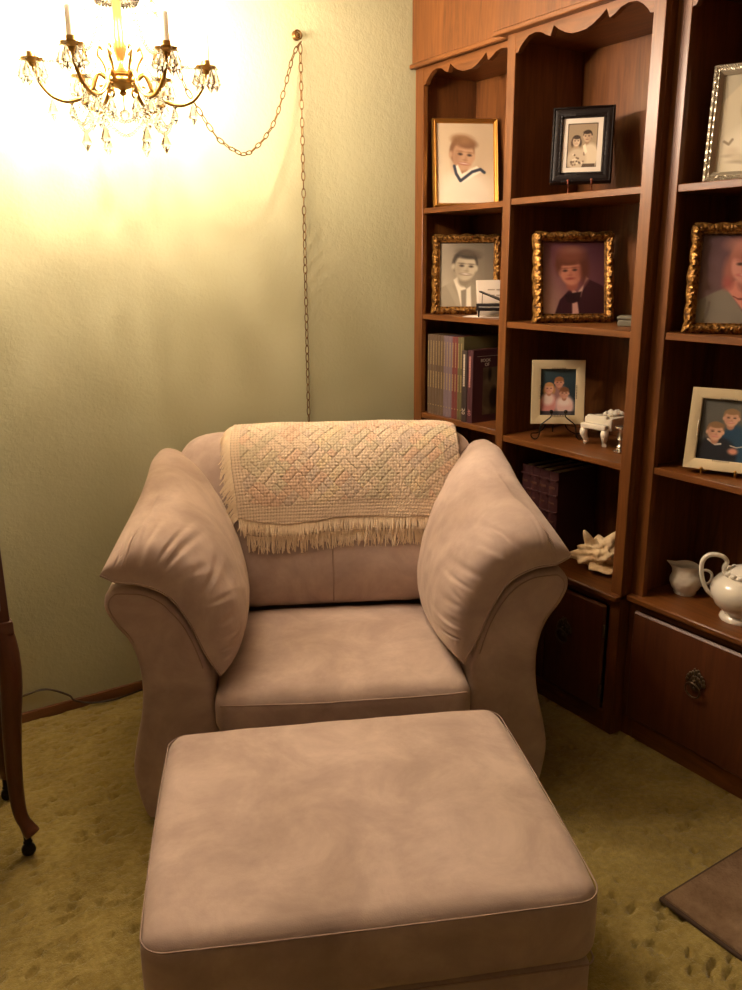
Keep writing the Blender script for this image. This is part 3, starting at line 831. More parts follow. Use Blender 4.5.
def creamer():
    r = empty('creamer', (2.142, 1.508, .484), (0, 0, R_(40)), 'small white embossed porcelain creamer jug next to the teapot', 'jug')
    prof = [(.0, .004), (.024, .004), (.028, 0), (.030, .004), (.029, .009), (.036, .018), (.0425, .034), (.043, .046), (.038, .060), (.031, .070), (.030, .076), (.033, .085), (.034, .087),
            (.031, .085), (.028, .076), (.029, .068), (.036, .058), (.040, .045), (.038, .030), (.028, .014), (0, .012)]
    V, F = lathe_vf(prof, 40); W = []
    for x, y, z in V:
        k = max(0, (z-.060)/.027); a = math.atan2(y, x); s = max(0, math.cos(a-math.pi/2))**5
        W.append((x, y+k*s*.020, z+k*s*.010-k*(1-s)*.003*math.cos(2*(a-math.pi/2))))
    mesh('body', W, F, PORCE, r, angle=70)
    tube('handle', catmull([(0, -.031, .070), (0, -.048, .077), (0, -.063, .068), (0, -.064, .048), (0, -.053, .033), (0, -.039, .027)], 26), .0042, PORC, r, 8)
creamer(); bpy.data.objects['creamer'].scale = (1.13, 1.13, 1.04)

def teapot():
    r = empty('teapot', (2.105, 1.292, .484), (0, 0, R_(44)), 'glossy white porcelain teapot with arched handle and domed lid', 'teapot')
    prof = [(0, .004), (.050, .004), (.056, 0), (.058, .004), (.055, .012), (.047, .019), (.052, .026), (.074, .045), (.087, .070), (.090, .088), (.085, .106), (.072, .122), (.058, .130), (.052, .133), (0, .130)]
    lathe('body', prof, PORC, r, 56, angle=60)
    lid = lathe('lid', [(.055, .131), (.058, .135), (.056, .139), (.048, .146), (.034, .155), (.016, .162), (0, .164)], PORC, r, 48, angle=60)
    B = []
    for i in range(16): a = 2*math.pi*i/16; B.append(ball_vf((.054*math.cos(a), .054*math.sin(a), .140), .0095, 8, 6, (1, 1, .8)))
    multi('lid_scallop', B, PORC, lid)
    multi('finial', [ball_vf((0, 0, .174), .011, 12, 8, (1, 1, .9)), lathe_vf([(.007, .160), (.005, .166), (.007, .172)], 14)], PORC, lid)
    tube('handle', catmull([(0, .076, .062), (0, .100, .085), (0, .116, .125), (0, .118, .165), (0, .104, .186), (0, .082, .190), (0, .062, .184), (0, .052, .170), (0, .058, .155), (0, .056, .140), (0, .050, .126)], 50),
         .0082, PORC, r, 10, flat=.8)
    tube('spout', catmull([(0, -.075, .060), (0, -.110, .075), (0, -.130, .105), (0, -.140, .140), (0, -.158, .158)], 26), np.linspace(.024, .010, 26), PORC, r, 14)
teapot()

def porcelain_piano():
    # grand-piano shaped trinket box, keyboard facing the room
    r = empty('porcelain_piano', (2.166, 1.880, .893), (0, 0, R_(-84)), 'cream porcelain grand piano trinket box with raised roses', 'figurine')
    # local: -y front (keyboard), x along keyboard, y back
    out = [(-.043, -.055), (.043, -.055), (.046, -.03), (.046, .03), (.040, .060), (.018, .078), (-.010, .070), (-.018, .040), (-.034, .018), (-.044, -.005)]
    O2 = np.array(out); O2 = catmull(np.vstack([O2, O2[:1]]), 60)[:-1]
    k = len(O2); V = []; F = []
    lv = [(.046, .94), (.050, 1.0), (.078, 1.0), (.082, .97)]
    for z, s in lv: V += [(x*s, y*s, z) for x, y in O2]
    for a in range(len(lv)-1):
        for i in range(k): j = (i+1) % k; F.append((a*k+i, a*k+j, (a+1)*k+j, (a+1)*k+i))
    F.append(tuple(range(k))[::-1]); F.append(tuple(range((len(lv)-1)*k, len(lv)*k)))
    mesh('body', V, F, PORCE, r, angle=45)
    box('keyboard', -.044, .044, -.075, -.050, .050, .066, PORC, r, .004, 2)
    box('lid_panel', -.036, .036, -.058, -.040, .064, .090, PORC, r, .005, 2)
    B = []; rd = random.Random(2)
    for (x, y, s) in ((.0, .015, .013), (.018, .012, .011), (-.012, .028, .010), (.010, .036, .012), (.026, .032, .009), (-.006, -.002, .009), (.012, -.006, .008), (.012, .022, .013)):
        for q in range(6):
            a = q*1.05+rd.random(); B.append(ball_vf((x+s*.5*math.cos(a), y+s*.5*math.sin(a), .086+s*.25), s*.55, 7, 5))
        B.append(ball_vf((x, y, .088+s*.45), s*.5, 8, 6))
    multi('rose_relief', B, PORC, r)
    for (x, y) in ((-.034, -.058), (.034, -.058), (.012, .052)):
        d = Vector((x, y-.0)).normalized()
        P = catmull([(x, y, .052), (x+d.x*.007, y+d.y*.007, .040), (x+d.x*.003, y+d.y*.003, .024), (x-d.x*.003, y-d.y*.003, .012), (x, y, .006), (x+d.x*.004, y+d.y*.004, .0045)], 20)
        tube('leg', P, np.interp(np.linspace(0, 1, 20), [0, .25, .6, .8, 1], [.011, .0125, .007, .006, .0072]), PORC, r, 10)
porcelain_piano(); bpy.data.objects['porcelain_piano'].scale = (1.1, 1.1, 1.1)

lathe('silver_candlestick', [(0, 0), (.020, 0), (.022, .004), (.014, .008), (.010, .012), (.013, .018), (.007, .024), (.006, .034), (.011, .042), (.006, .052), (.006, .066), (.012, .074), (.018, .080), (.017, .083), (.008, .083), (.008, .076), (0, .076)],
      SILV2, None, 28, loc=(2.085, 1.752, .893))
tag(bpy.data.objects['silver_candlestick'], 'ornate silver ornament at the shelf end beside the porcelain piano', 'ornament')
def stone_box():
    r = empty('trinket_box', (2.118, 1.775, 1.284), (0, 0, R_(-60)), 'small grey stone trinket box beside the teenager portrait', 'box')
    mesh('body', *rbox_vf(.035, .025, .010, .004, (4, 4, 2)), STONE, r, loc=(0, 0, .010))
    mesh('lid', *rbox_vf(.037, .027, .006, .005, (4, 4, 2)), STONE, r, loc=(0, 0, .026))
stone_box()

def mini_piano():
    r = empty('miniature_piano', (2.075, 2.365, 1.2865), (0, 0, R_(-50)), 'miniature black grand piano with open lid in front of the man portrait', 'figurine')
    out = [(-.045, -.032), (.045, -.032), (.045, .022), (.020, .034), (.0, .028), (-.020, .008), (-.045, .002)]
    O2 = np.array(out); k = len(O2); V = []; F = []
    for z in (.018, .038): V += [(x, y, z) for x, y in O2]
    for i in range(k): j = (i+1) % k; F.append((i, j, k+j, k+i))
    F.append(tuple(range(k))[::-1]); F.append(tuple(range(k, 2*k)))
    mesh('body', V, F, BLACKW, r, smooth=False)
    tl = Matrix.Translation((.045, 0, .037)) @ Matrix.Rotation(R_(22), 4, 'Y') @ Matrix.Translation((-.045, 0, 0))
    V = []
    for z in (0, .003): V += [tuple(tl @ Vector((x, y, z))) for x, y in O2]
    mesh('lid', V, F, BLACKW, r, smooth=False)
    tube('lid_prop', [(-.030, -.02, .036), (-.030, -.02, .066)], .0010, BLACKW, r, 5)
    box('keyboard', -.040, .040, -.044, -.030, .022, .029, BLACKW, r, .001, 1); box('keys', -.036, .036, -.0415, -.036, .029, .0298, PAPER, r, 0)
    for (x, y) in ((-.038, -.026), (.038, -.026), (.030, .020)): tube('leg', [(x, y, .0), (x, y, .023)], [.0022, .0034], BLACKW, r, 8)
mini_piano(); bpy.data.objects['miniature_piano'].scale = (1.25, 1.1, 1.25)
def sheet_card():
    th = -(math.pi/2-R_(48))
    r = empty('printed_card', (2.113, 2.412, 1.2865), (-R_(12), 0, th), 'white printed card propped behind the miniature black piano', 'card')
    V = []; nu = 12
    for i in range(nu):
        u = i/(nu-1); x = -.055+.11*u
        for z in (.0, .130): V.append((x-.010*(z > .1)*(u < .1), -.006*math.sin(math.pi*u), z))
    o = mesh('sheet', V, grid_faces(nu, 2), mat('cream_card', lin((182, 168, 152)), .8), r); md = o.modifiers.new('t', 'SOLIDIFY'); md.thickness = .0006
    bm = bmesh.new()
    for z in (.092, .072): 
        for x0, x1 in ((-.020, .006), (.012, .044)): add_box(bm, x0, x1, -.0074, -.0066, z, z+.004)
    bm_obj('print_line', bm, mat('faint_print', lin((140, 124, 108)), .8), r, False)
sheet_card()
o = box('paper_sheet', -.085, .085, -.045, .045, 0, .002, PAPER, None, 0, loc=(2.085, 2.40, 1.2842), rot=(0, 0, R_(-58)))
tag(o, 'white paper lying flat on the shelf under the miniature piano', 'paper')
def dish():
    r = lathe('small_dish', [(0, .003), (.022, .003), (.026, 0), (.030, .006), (.040, .014), (.041, .016), (.030, .010), (0, .007)], PORC, None, 28, loc=(2.09, 1.265, .893))
    tag(r, 'small white porcelain dish on the shelf below the two boys photo', 'dish')
dish()

# ------------------------------------------------------------------ armchair
CH_YAW = R_(-27.5); CH_O = (1.046, 1.747, 0)
chair = empty('armchair', CH_O, (0, 0, CH_YAW), 'overstuffed taupe suede armchair with pillow arms in the room corner', 'armchair')

ARM_OUT = [(.535, .02), (.553, .05), (.566, .10), (.571, .17), (.557, .25), (.538, .33), (.530, .41), (.535, .48), (.553, .54), (.588, .592), (.607, .635), (.603, .668), (.582, .689)]
ARM_IN = [(.56, .692), (.50, .684), (.445, .650), (.395, .58), (.360, .485), (.345, .40), (.340, .28), (.340, .15), (.342, .02)]

def poly_normals(P):
    T = np.roll(P, -1, 0)-np.roll(P, 1, 0); T /= np.linalg.norm(T, axis=1)[:, None]
    return np.stack([T[:, 1], -T[:, 0]], 1)

def arm(s):
    c = np.vstack([catmull(ARM_OUT+ARM_IN[:1], 60)[:-1], catmull(ARM_IN, 46)])
    # resample the straight bottom
    bot = np.array([(x, .02) for x in np.linspace(.342, .535, 8)[1:-1]]); P = np.vstack([c, bot])
    N = poly_normals(P)   # outward for this winding?
    ctr = P.mean(0)
    if ((P-ctr)*N).sum() < 0: N = -N
    N = N*np.clip((P[:, 1:2]-.03)/.06, 0, 1)
    rings = [(.0, .024), (.0, .016), (.0025, .009), (.007, .004), (.014, .001), (.022, 0)]+[(y_, 0) for y_ in np.linspace(.06, .74, 14)]+[(.76, .004), (.775, .016)]
    V = []; F = []; k = len(P)
    for y_, ins in rings:
        Q = P-N*ins
        for x, z in Q: V.append((s*x, y_, z))
    for a in range(len(rings)-1):
        for i in range(k):
            j = (i+1) % k; q = (a*k+i, a*k+j, (a+1)*k+j, (a+1)*k+i); F.append(q)
    from mathutils.geometry import tessellate_polygon
    for b0 in (0, (len(rings)-1)*k):
        for tri in tessellate_polygon([[Vector((V[b0+i][0], V[b0+i][2], 0)) for i in range(k)]]): F.append(tuple(b0+i for i in tri))
    bm = bmesh.new(); vs = [bm.verts.new(v) for v in V]
    for f in F:
        try: bm.faces.new([vs[i] for i in f])
        except ValueError: pass
    o = bm_obj('arm', bm, MS, chair, angle=50)
    Q = P-N*.015; n0 = 60+46
    path = [(s*x, .0012, z) for x, z in Q[36:84]]
    tube('piping', path, .0020, MSEAM, o, 6)
    return o
for s in (-1, 1): arm(s)

mesh('base_frame', *rbox_vf(.345, .365, .125, .02, (10, 10, 4)), MS, chair, loc=(0, .39, .165))
mesh('back_frame', *rbox_vf(.43, .075, .42, .05, (14, 4, 14)), MS, chair, loc=(0, .745, .455), rot=(R_(-3), 0, 0))
for (x, y_) in ((-.44, .10), (.44, .10), (-.38, .70), (.38, .70)):
    lathe('foot', [(0, 0), (.022, 0), (.028, .008), (.030, .02), (.030, .045), (0, .045)], WDARK, chair, 16, loc=(x, y_, 0))

# seat cushion
def seat_fn(x, y_, z):
    cx_, cy_ = x/.342, y_/.28
    cr = (1-cx_**4)*(1-cy_**4)
    if z > 0: z += .022*max(0, cr)+.012*(y_+.28)/.56
    n = nz(x*7, y_*7, 2)*.003+nz(x*18, y_*18, 5)*.0015
    # gentle sag creases near the front edge
    z += n
    y2 = y_ - .012*(1-cx_**2)*(1 if y_ < -.2 else 0)
    return x, y2, z
mesh('seat_cushion', *rbox_vf(.342, .28, .062, .042, (40, 34, 5), seat_fn), MS, chair, loc=(0, .225, .335))
seat = bpy.context.scene.objects['seat_cushion'] if 'seat_cushion' in bpy.context.scene.objects else None
P = []
for x in np.linspace(-.325, .325, 40): P.append((x, -.052+.225*0-.012*(1-(x/.335)**2)+.001, .374+.003*nz(x*7, -1.9, 2)))
tube('seam', [(x, y_, z) for x, y_, z in P], .0022, MSEAM, chair, 6)

# back cushion
BC_HX, BC_HZ, BC_T, BC_D, BC_Z, BC_L = .500, .270, .125, .590, .690, .27
def back_sec(x, ph):
    e = min(1, abs(x)/BC_HX)
    hz = BC_HZ*(1-e**12)**.36; t = BC_T*(1-e**5)**.45
    sag = .012*(1-e*e)
    cph, sph = math.cos(ph), math.sin(ph)
    a = -t*math.copysign(abs(cph)**.85, cph)      # ph=0 -> front
    b = hz*math.copysign(abs(sph)**.72, sph)
    z = BC_Z+b-.010*(e**3)
    d = BC_D+BC_L*b+a
    return Vector((x, d, z))
def back_pt(x, ph, off=0):
    p = back_sec(x, ph)
    if off:
        e = 1e-3
        q = (back_sec(x, ph+e)-back_sec(x, ph-e)).normalized()
        n = Vector((0, -q.z, q.y)) if False else Vector((0, -abs(1)*q.z, q.y))
        if n.dot(p-Vector((x, BC_D+BC_L*(p.z-BC_Z), BC_Z))) < 0 and abs(math.cos(ph)) > .2: n = -n
        p = p+n.normalized()*off
    return p
nu, nv = 72, 84; V = []
for i in range(nu):
    tt = -1+2*i/(nu-1); x = BC_HX*math.sin(tt*math.pi/2)*.9995
    for j in range(nv):
        ph = 2*math.pi*j/nv; p = back_pt(x, ph)
        wr = nz(x*9, p.z*9, 3)*.004+nz(x*22, p.z*22, 8)*.0018
        # drag folds towards the lower corners
        if p.z < .60: wr += .006*math.sin((abs(x)*1.2+p.z)*60)*max(0, abs(x)-.10)*3*max(0, (.60-p.z)/.15)
        V.append((p.x, p.y+wr-(.006 if abs(x) < .004 and p.z < .66 else 0)*-1, p.z))
F = []
for i in range(nu-1):
    for j in range(nv):
        k = (j+1) % nv; F.append((i*nv+j, (i+1)*nv+j, (i+1)*nv+k, i*nv+k))
F.append(tuple(range(nv))); F.append(tuple((nu-1)*nv+j for j in range(nv))[::-1])
mesh('back_cushion', V, F, MS, chair, angle=80)

tube('seam', [tuple(back_pt(0, p, .0005)) for p in np.linspace(R_(-62), R_(60), 40)], .0022, MSEAM, chair, 6)

# pillow arms
B0 = [(.604, .734), (.562, .712), (.505, .703), (.440, .668), (.393, .595), (.357, .505), (.322, .440)]
B1 = [(.575, .790), (.527, .770), (.470, .748), (.415, .692), (.373, .605), (.338, .505), (.300, .425)]
B2 = [(.540, .840), (.505, .843), (.455, .812), (.403, .735), (.360, .640), (.325, .532), (.296, .430)]
B3 = [(.525, .880), (.512, .893), (.480, .872), (.425, .795), (.378, .710), (.340, .610), (.312, .490)]
DEP = [-.012, .20, .42, .665]
def pillow(s, seed):
    ns, nd = 150, 110
    rdp = random.Random(int(seed*10))
    creases = [(rdp.uniform(.08, .92) if k > 11 else .08+.07*k+rdp.uniform(-.02, .02), rdp.uniform(.007, .011), rdp.uniform(.06, .16), rdp.uniform(-.3, .3), rdp.uniform(.006, .014)) for k in range(17)]
    rows = [catmull(b, ns) for b in (B0, B1, B2, B3)]
    top = []; bot = []
    for j in range(nd):
        v = j/(nd-1); vv = .5-.5*math.cos(math.pi*v); vv = .55*vv+.45*v
        dpt = catmull([[d] for d in DEP], 2)[0, 0]
        t3 = vv*3; i3 = min(2, int(t3)); f = t3-i3
        # catmull across depth
        rr = [rows[max(0, min(3, i3+q))] for q in (-1, 0, 1, 2)]
        dd = [DEP[max(0, min(3, i3+q))] for q in (-1, 0, 1, 2)]
        cm = lambda a, b, c, d: .5*(2*b+(c-a)*f+(2*a-5*b+4*c-d)*f*f+(3*b-a-3*c+d)*f**3)
        row = cm(*rr); dep = cm(*dd)
        T = np.gradient(row, axis=0); T /= np.linalg.norm(T, axis=1)[:, None]
        N = np.stack([T[:, 1], -T[:, 0]], 1)
        if N[ns//2, 0] > 0: N = -N       # towards the seat and upwards
        ev = max(0, 1-abs(2*vv-1)**(5.0 if vv < .5 else 3.0))**.55
        for i in range(ns):
            u = i/(ns-1)
            g = max(0, 1-abs(2*u-1)**(3.6 if u < .5 else 2.8))**.52
            if u < .5: g = .20*(1-2*u)**3+(1-.20*(1-2*u)**3)*g
            ev2 = .16*(1-2*vv)**4+(1-.16*(1-2*vv)**4)*ev if vv < .5 else ev
            h = (.118-.068*vv**1.2)*g*ev2*(1+.12*math.sin(math.pi*u))
            # gathers running back from the front seam
            fr = math.exp(-(vv/.20)**1.5)
            h += fr*g*ev*.0025*math.sin(u*40+2.5*nz(u*4, vv*6, seed))
            for (uk, wk, lk, sk, dk) in creases:
                q = (u-uk-sk*vv)/(wk*(1+3*vv)); 
                if abs(q) < 4: h += dk*ev*math.exp(-(vv/lk)**2)*(.35*math.exp(-((abs(q)-1.6)/.9)**2)-math.exp(-q*q))
            h += g*ev*(.005*nz(u*4+seed, vv*4, 1)+.003*nz(u*14, vv*14, seed))
            # long soft folds along the outer crest
            h += .003*math.sin(vv*26+3*nz(u*3, vv*3, 9))*math.exp(-((u-.22)/.16)**2)*ev
            fo = -.030*fr*g*ev                  # front bulges out over the seam
            x, z = row[i]+N[i]*h
            top.append((s*x, dep+fo, z))
            x, z = row[i]-N[i]*.003
            bot.append((s*x, dep, z))
    V = top+bot; n = len(top); F = []
    for j in range(nd-1):
        for i in range(ns-1):
            a = j*ns+i; q = (a, a+1, a+ns+1, a+ns); F.append(q); F.append(tuple(x+n for x in q[::-1]))
    for j in range(nd-1):
        for i in (0, ns-1):
            a = j*ns+i; F.append((a, a+ns, a+ns+n, a+n))
    for i in range(ns-1):
        for j in (0, nd-1):
            a = j*ns+i; F.append((a, a+1, a+1+n, a+n))
    bm = bmesh.new(); vs = [bm.verts.new(v) for v in V]
    for f in F:
        try: bm.faces.new([vs[i] for i in f])
        except ValueError: pass
    bmesh.ops.remove_doubles(bm, verts=bm.verts, dist=.0004)
    o = bm_obj('pillow_arm', bm, MS, chair, angle=80)
    r0 = rows[0]
    tube('seam', [(s*x, DEP[0]-.001, z+.001) for x, z in r0], .0018, MSEAM, o, 6)
    return o
pillow(-1, 1.7); pillow(1, 5.2)

# ------------------------------------------------------------------ throw blanket (lies on the chair back)
BLK = empty('throw_blanket', CH_O, (0, 0, CH_YAW), 'cream woven throw with fringe and faded pastel pattern over the chair back', 'blanket')
def blanket_path(x, off, n=120):
    phs = np.linspace(R_(128), R_(-50), n)
    P = np.array([back_pt(x, p, off) for p in phs]); return P
def drape(x, off):
    P = blanket_path(x, off); d = np.r_[0, np.cumsum(np.linalg.norm(np.diff(P, axis=0), axis=1))]
    i = int(np.argmax(P[:, 2])); return P, d-d[i]
def blanket_layer(name, off, xl, xr, s0, s1, nu, nv, relief):
    """s measured from the crest: negative behind, positive down the front"""
    cache = []
    V = []; K = []
    for i in range(nu):
        u = i/(nu-1)
        xc = xl(0)+(xr(0)-xl(0))*u
        P, d = drape(max(-.455, min(.455, xc)), off)
        e1 = s1(u)
        for j in range(nv):
            v = j/(nv-1); s_ = s0+(e1-s0)*v
            p = np.array([np.interp(s_, d, P[:, q]) for q in range(3)])
            sx = max(0, s_)
            p[0] = xl(sx)+(xr(sx)-xl(sx))*u
            # weave relief
            U, W = u*.74, s_
            a, b = (U+W)/.038, (U-W)/.038
            fine = math.sin((U+W)*2*math.pi/.0200)*math.sin((U-W)*2*math.pi/.0200)
            ia, ib = math.floor(a/2), math.floor(b/2)
            if (ia+ib) % 2 == 0: g = abs((a % 1)-.5)*2
            else: g = abs((b % 1)-.5)*2
            gr = 1 if g < .82 else 1-(g-.82)/.18
            plain = 1/(1+math.exp(-((e1-s_)-.055)/.006))*1/(1+math.exp((.035-u)/.006))
            h = relief*(.0026*fine+.0060*(gr-.5)*plain)+.006*nz(U*9, W*9, 4)
            p[1] -= h*.8; p[2] += h*.5*(1 if s_ < .05 else .3)
            V.append(p)
            # colour
            hs = (math.sin(ia*12.9898+ib*78.233+math.floor(a)*3.1)*43758.5) % 1
            c = np.array((232, 208, 180.))
            reg = nz(U*6, W*6, 12)
            if plain > .5:
                if hs < .22 and reg > -.1: c = np.array((226, 178, 150.))
                elif hs < .42 and reg < .15: c = np.array((198, 190, 158.))
                elif hs < .52: c = np.array((196, 176, 164.))
                elif hs < .60: c = np.array((236, 214, 166.))
            c = .62*np.array((232, 208, 180.))+.38*c
            hole_shade = max(0, -fine-.45)*1.5
            c = c*(.93+.05*fine)*(1-.42*hole_shade)*(.76+.24*gr if plain > .5 else 1)  # shade in the weave's grooves and holes is put into the colour
            K.append(c/255)
    me = bpy.data.meshes.new(name); me.from_pydata([tuple(p) for p in V], [], grid_faces(nu, nv)); finish(me, True, 180)
    set_vcol(me, srgb2lin(np.array(K)))
    o = mobj(name, me, BLANKET, BLK); md = o.modifiers.new('t', 'SOLIDIFY'); md.thickness = .004; md.offset = -1
    return np.array(V).reshape(nu, nv, 3)
XLf = lambda s_: -.300-.006*math.sin(s_*14)+.05*max(0, s_-.20)
XRf = lambda s_: .415-.06*max(0, s_-.12)-1.6*max(0, s_-.20)**2
top_l = blanket_layer('top_fold', .016, XLf, XRf, -.13, lambda u: .345+.012*math.sin(u*9)-.015*u+.030*math.sin(math.pi*u), 270, 170, 1)
und_l = blanket_layer('under_fold', .008, lambda s_: -.275+.05*max(0, s_-.2), lambda s_: .36-.2*max(0, s_-.12), -.05, lambda u: .380+.010*math.sin(u*7+1)-.015*u+.026*math.sin(math.pi*u), 120, 90, .6)

def fringe(edge, outdir, n, L, name, seed):
    """edge: polyline of points; outdir: function(t)->direction"""
    rd = random.Random(seed); parts = []; m_ = len(edge)
    for i in range(n):
        t = (i+rd.random()*.7)/n; f = t*(m_-1); k = min(int(f), m_-2); p = edge[k]+(edge[k+1]-edge[k])*(f-k)
        d = Vector(outdir(t)); d += Vector((rd.uniform(-.22, .22), rd.uniform(-.18, .02), rd.uniform(-.1, .1))); d.normalize()
        ll = L*rd.uniform(.6, 1.25); p = Vector(p); g = Vector((0, 0, -1))
        pts = [p, p+d*ll*.35, p+d*ll*.62+g*ll*.14+Vector((rd.uniform(-.003, .003), -.003, 0)), p+d*ll*.8+g*ll*.32+Vector((rd.uniform(-.005, .005), -.002, 0))]
        V_, F_ = tube_vf(catmull(pts, 7), [.0022, .0024, .0021, .0022, .0019, .0018, .0014], 4)
        parts.append((V_, F_))
    o = multi(name, parts, FRINGE, BLK); o['kind'] = 'stuff'; return o
fringe(top_l[:, -1], lambda t: (0, -.25, -1), 270, .040, 'fringe', 1)
fringe(und_l[:, -1], lambda t: (0, -.15, -1), 250, .040, 'fringe', 2)
fringe(top_l[0, 40:], lambda t: (-.8, -.55, -.35), 190, .050, 'fringe', 3)
fringe(top_l[-1, 95:], lambda t: (.35, -.2, -1), 60, .026, 'fringe', 4)

# ------------------------------------------------------------------ ottoman
OTT = empty('ottoman', (.790, 1.283, 0), (0, 0, R_(-24.6)), 'large taupe suede ottoman with rounded cushion top, in front of the armchair', 'ottoman')
def ott_fn(x, y_, z):
    cx_, cy_ = x/.412, y_/.34
    if z > 0: z += .016*max(0, (1-cx_**2))*max(0, (1-cy_**2))
    f = .0025*nz(x*6, y_*6, 4)+.0012*nz(x*16, y_*16, z*10)
    q = 1-.028*(abs(cx_)**7)*(abs(cy_)**7)
    return q*x*(1+.012*(1-cy_**2)), q*y_*(1+.010*(1-cx_**2)), z+f
mesh('cushion_top', *rbox_vf(.406, .338, .080, .042, (44, 38, 6), ott_fn), MS, OTT, loc=(0, 0, .330))
mesh('base', *rbox_vf(.392, .322, .105, .018, (14, 12, 6)), MS, OTT, loc=(0, 0, .146))
def rrect(hx, hy, r, z, n=10):
    P = []
    for (sx, sy, a0) in ((1, 1, 0), (-1, 1, 90), (-1, -1, 180), (1, -1, 270)):
        for i in range(n):
            a = R_(a0+90*i/(n-1)); P.append((sx*(hx-r)+r*math.cos(a), sy*(hy-r)+r*math.sin(a), z))
    out = []
    for i in range(len(P)):
        p, q = np.array(P[i]), np.array(P[(i+1) % len(P)]); k = max(1, int(np.linalg.norm(q-p)/.02))
        for t in range(k): out.append(p+(q-p)*t/k)
    return out
def warp(P): return [(x*(1+.012*(1-(y_/.34)**2)), y_*(1+.010*(1-(x/.41)**2)), z) for x, y_, z in P]
tube('piping', warp(rrect(.4005, .3325, .045, .394)), .0016, MSEAM, OTT, 6, closed=True)
tube('seam', warp(rrect(.397, .327, .022, .251)), .0018, MSEAM, OTT, 6, closed=True)
for sx in (-1, 1):
    for sy in (-1, 1): lathe('foot', [(0, 0), (.022, 0), (.028, .008), (.030, .02), (.030, .04), (0, .04)], WDARK, OTT, 16, loc=(sx*.31, sy*.25, 0))

# ------------------------------------------------------------------ side cabinet at the left edge
CAB = empty('side_cabinet', (-.02, 2.19, 0), (0, 0, 0), 'dark wood cabinet on cabriole legs with casters beside the green wall', 'cabinet')
cw, cd = .308, .165
box('body', -cw, cw, -cd, cd, .66, 1.02, WDARK, CAB, .004)
box('apron', -cw-.006, cw+.006, -cd-.006, cd+.006, .625, .662, WDARK, CAB, .006)
box('top', -cw-.004, cw+.004, -cd-.004, cd+.004, 1.02, 1.045, WDARK, CAB, .006)
for dx in (-.15, .15):
    d = box('door', dx-.14, dx+.14, -cd-.012, -cd+.004, .69, .99, WDARK, CAB, .006)
    multi('knob', [ball_vf((dx-.10*np.sign(dx), -cd-.024, .84), .012)], BRASS, d)
for sx in (-1, 1):
    for sy in (-1, 1):
        x, y_ = sx*(cw-.024), sy*(cd-.024); dx, dy = sx*.7, sy*.7
        P = catmull([(x, y_, .64), (x+dx*.012, y_+dy*.012, .58), (x+dx*.014, y_+dy*.014, .50), (x+dx*.0, y_+dy*.0, .38), (x-dx*.012, y_-dy*.012, .24), (x-dx*.012, y_-dy*.012, .13), (x+dx*.006, y_+dy*.006, .085), (x+dx*.018, y_+dy*.018, .066)], 40)
        rad = np.interp(np.linspace(0, 1, 40), [0, .15, .35, .6, .8, .93, 1], [.030, .029, .025, .019, .016, .021, .020])
        lg = tube('leg', P, rad, WDARK, CAB, 14)
        multi('caster', [lathe_vf([(0, .068), (.009, .068), (.009, .045), (.012, .040), (0, .040)], 12),
                         (lambda vf: ([(x+a*.0+c*.0-.0+.0+(0), y_+0, 0) for a, b, c in []] or [(a, c, b) for a, b, c in vf[0]], vf[1]))(lathe_vf([(0, -.009), (.014, -.009), (.0175, -.006), (.0175, .006), (.014, .009), (0, .009)], 18))], IRON, lg)
        cst = lg.children[0]; me = cst.data
        for v in me.vertices:
            if v.index >= 12*5: v.co.z += .0175
            v.co.x += x; v.co.y += y_

# cord along the wall
P = catmull([(.0, 2.74, .10), (.25, 2.748, .092), (.38, 2.750, .094), (.47, 2.748, .100), (.54, 2.738, .062), (.56, 2.730, .038), (.62, 2.728, .012), (.70, 2.715, .010), (.80, 2.725, .012), (.95, 2.735, .010)], 60)
tag(tube('power_cord', P, .0035, CORD, None, 6), 'thin brown cord along the wooden baseboard', 'cord')

# mat at the lower right
bm = bmesh.new(); add_box(bm, 1.487, 2.0, .45, 1.036, 0, .010, .004, 2)
r = empty('floor_mat', (1.74, .74, 0), label='brown short-pile mat lying on the green carpet', cat='mat')
box('pile', 1.495, 1.96, .45, 1.028, .004, .016, RUGM, r, .005, 2, (1.74, .74, 0))
bm.free()
box('border', 1.487, 1.968, .445, 1.036, .0, .010, mat('dark_mat_binding', lin((70, 52, 38)), .9), r, .004, 2, (1.74, .74, 0))

# ------------------------------------------------------------------ chandelier
CX, CY = .763, 2.33
cd_ = Vector((-CX, -CY)).normalized(); right = Vector((-cd_.y, cd_.x))
ch = empty('chandelier', (CX, CY, 1.846), (0, 0, math.atan2(right.y, right.x)), 'brass crystal chandelier with six lit candle arms, hanging near the green wall', 'chandelier')
z0 = 1.846
lathe('hub', [(0, .052), (.006, .055), (.010, .060), (.006, .066), (.012, .070), (.034, .076), (.040, .082), (.040, .092), (.036, .096), (.040, .100), (.036, .106), (.022, .110), (.012, .118), (.010, .14), (.016, .16), (.020, .20), (.012, .24), (.010, .30), (.018, .33), (.008, .35), (0, .352)], BRASS, ch, 28, angle=50)
tube('stem', [(0, 0, .35), (0, 0, ZC-.03-z0)], .0045, BRASS, ch, 8)
lathe('ceiling_canopy', [(0, ZC-z0-.001), (.05, ZC-z0-.001), (.05, ZC-z0-.012), (.02, ZC-z0-.032), (0, ZC-z0-.034)], BRASS, ch, 24)
lathe('crown', [(.010, .30), (.040, .315), (.052, .325), (.050, .330), (.036, .322), (.010, .312)], BRASS, ch, 24)
RA = .214
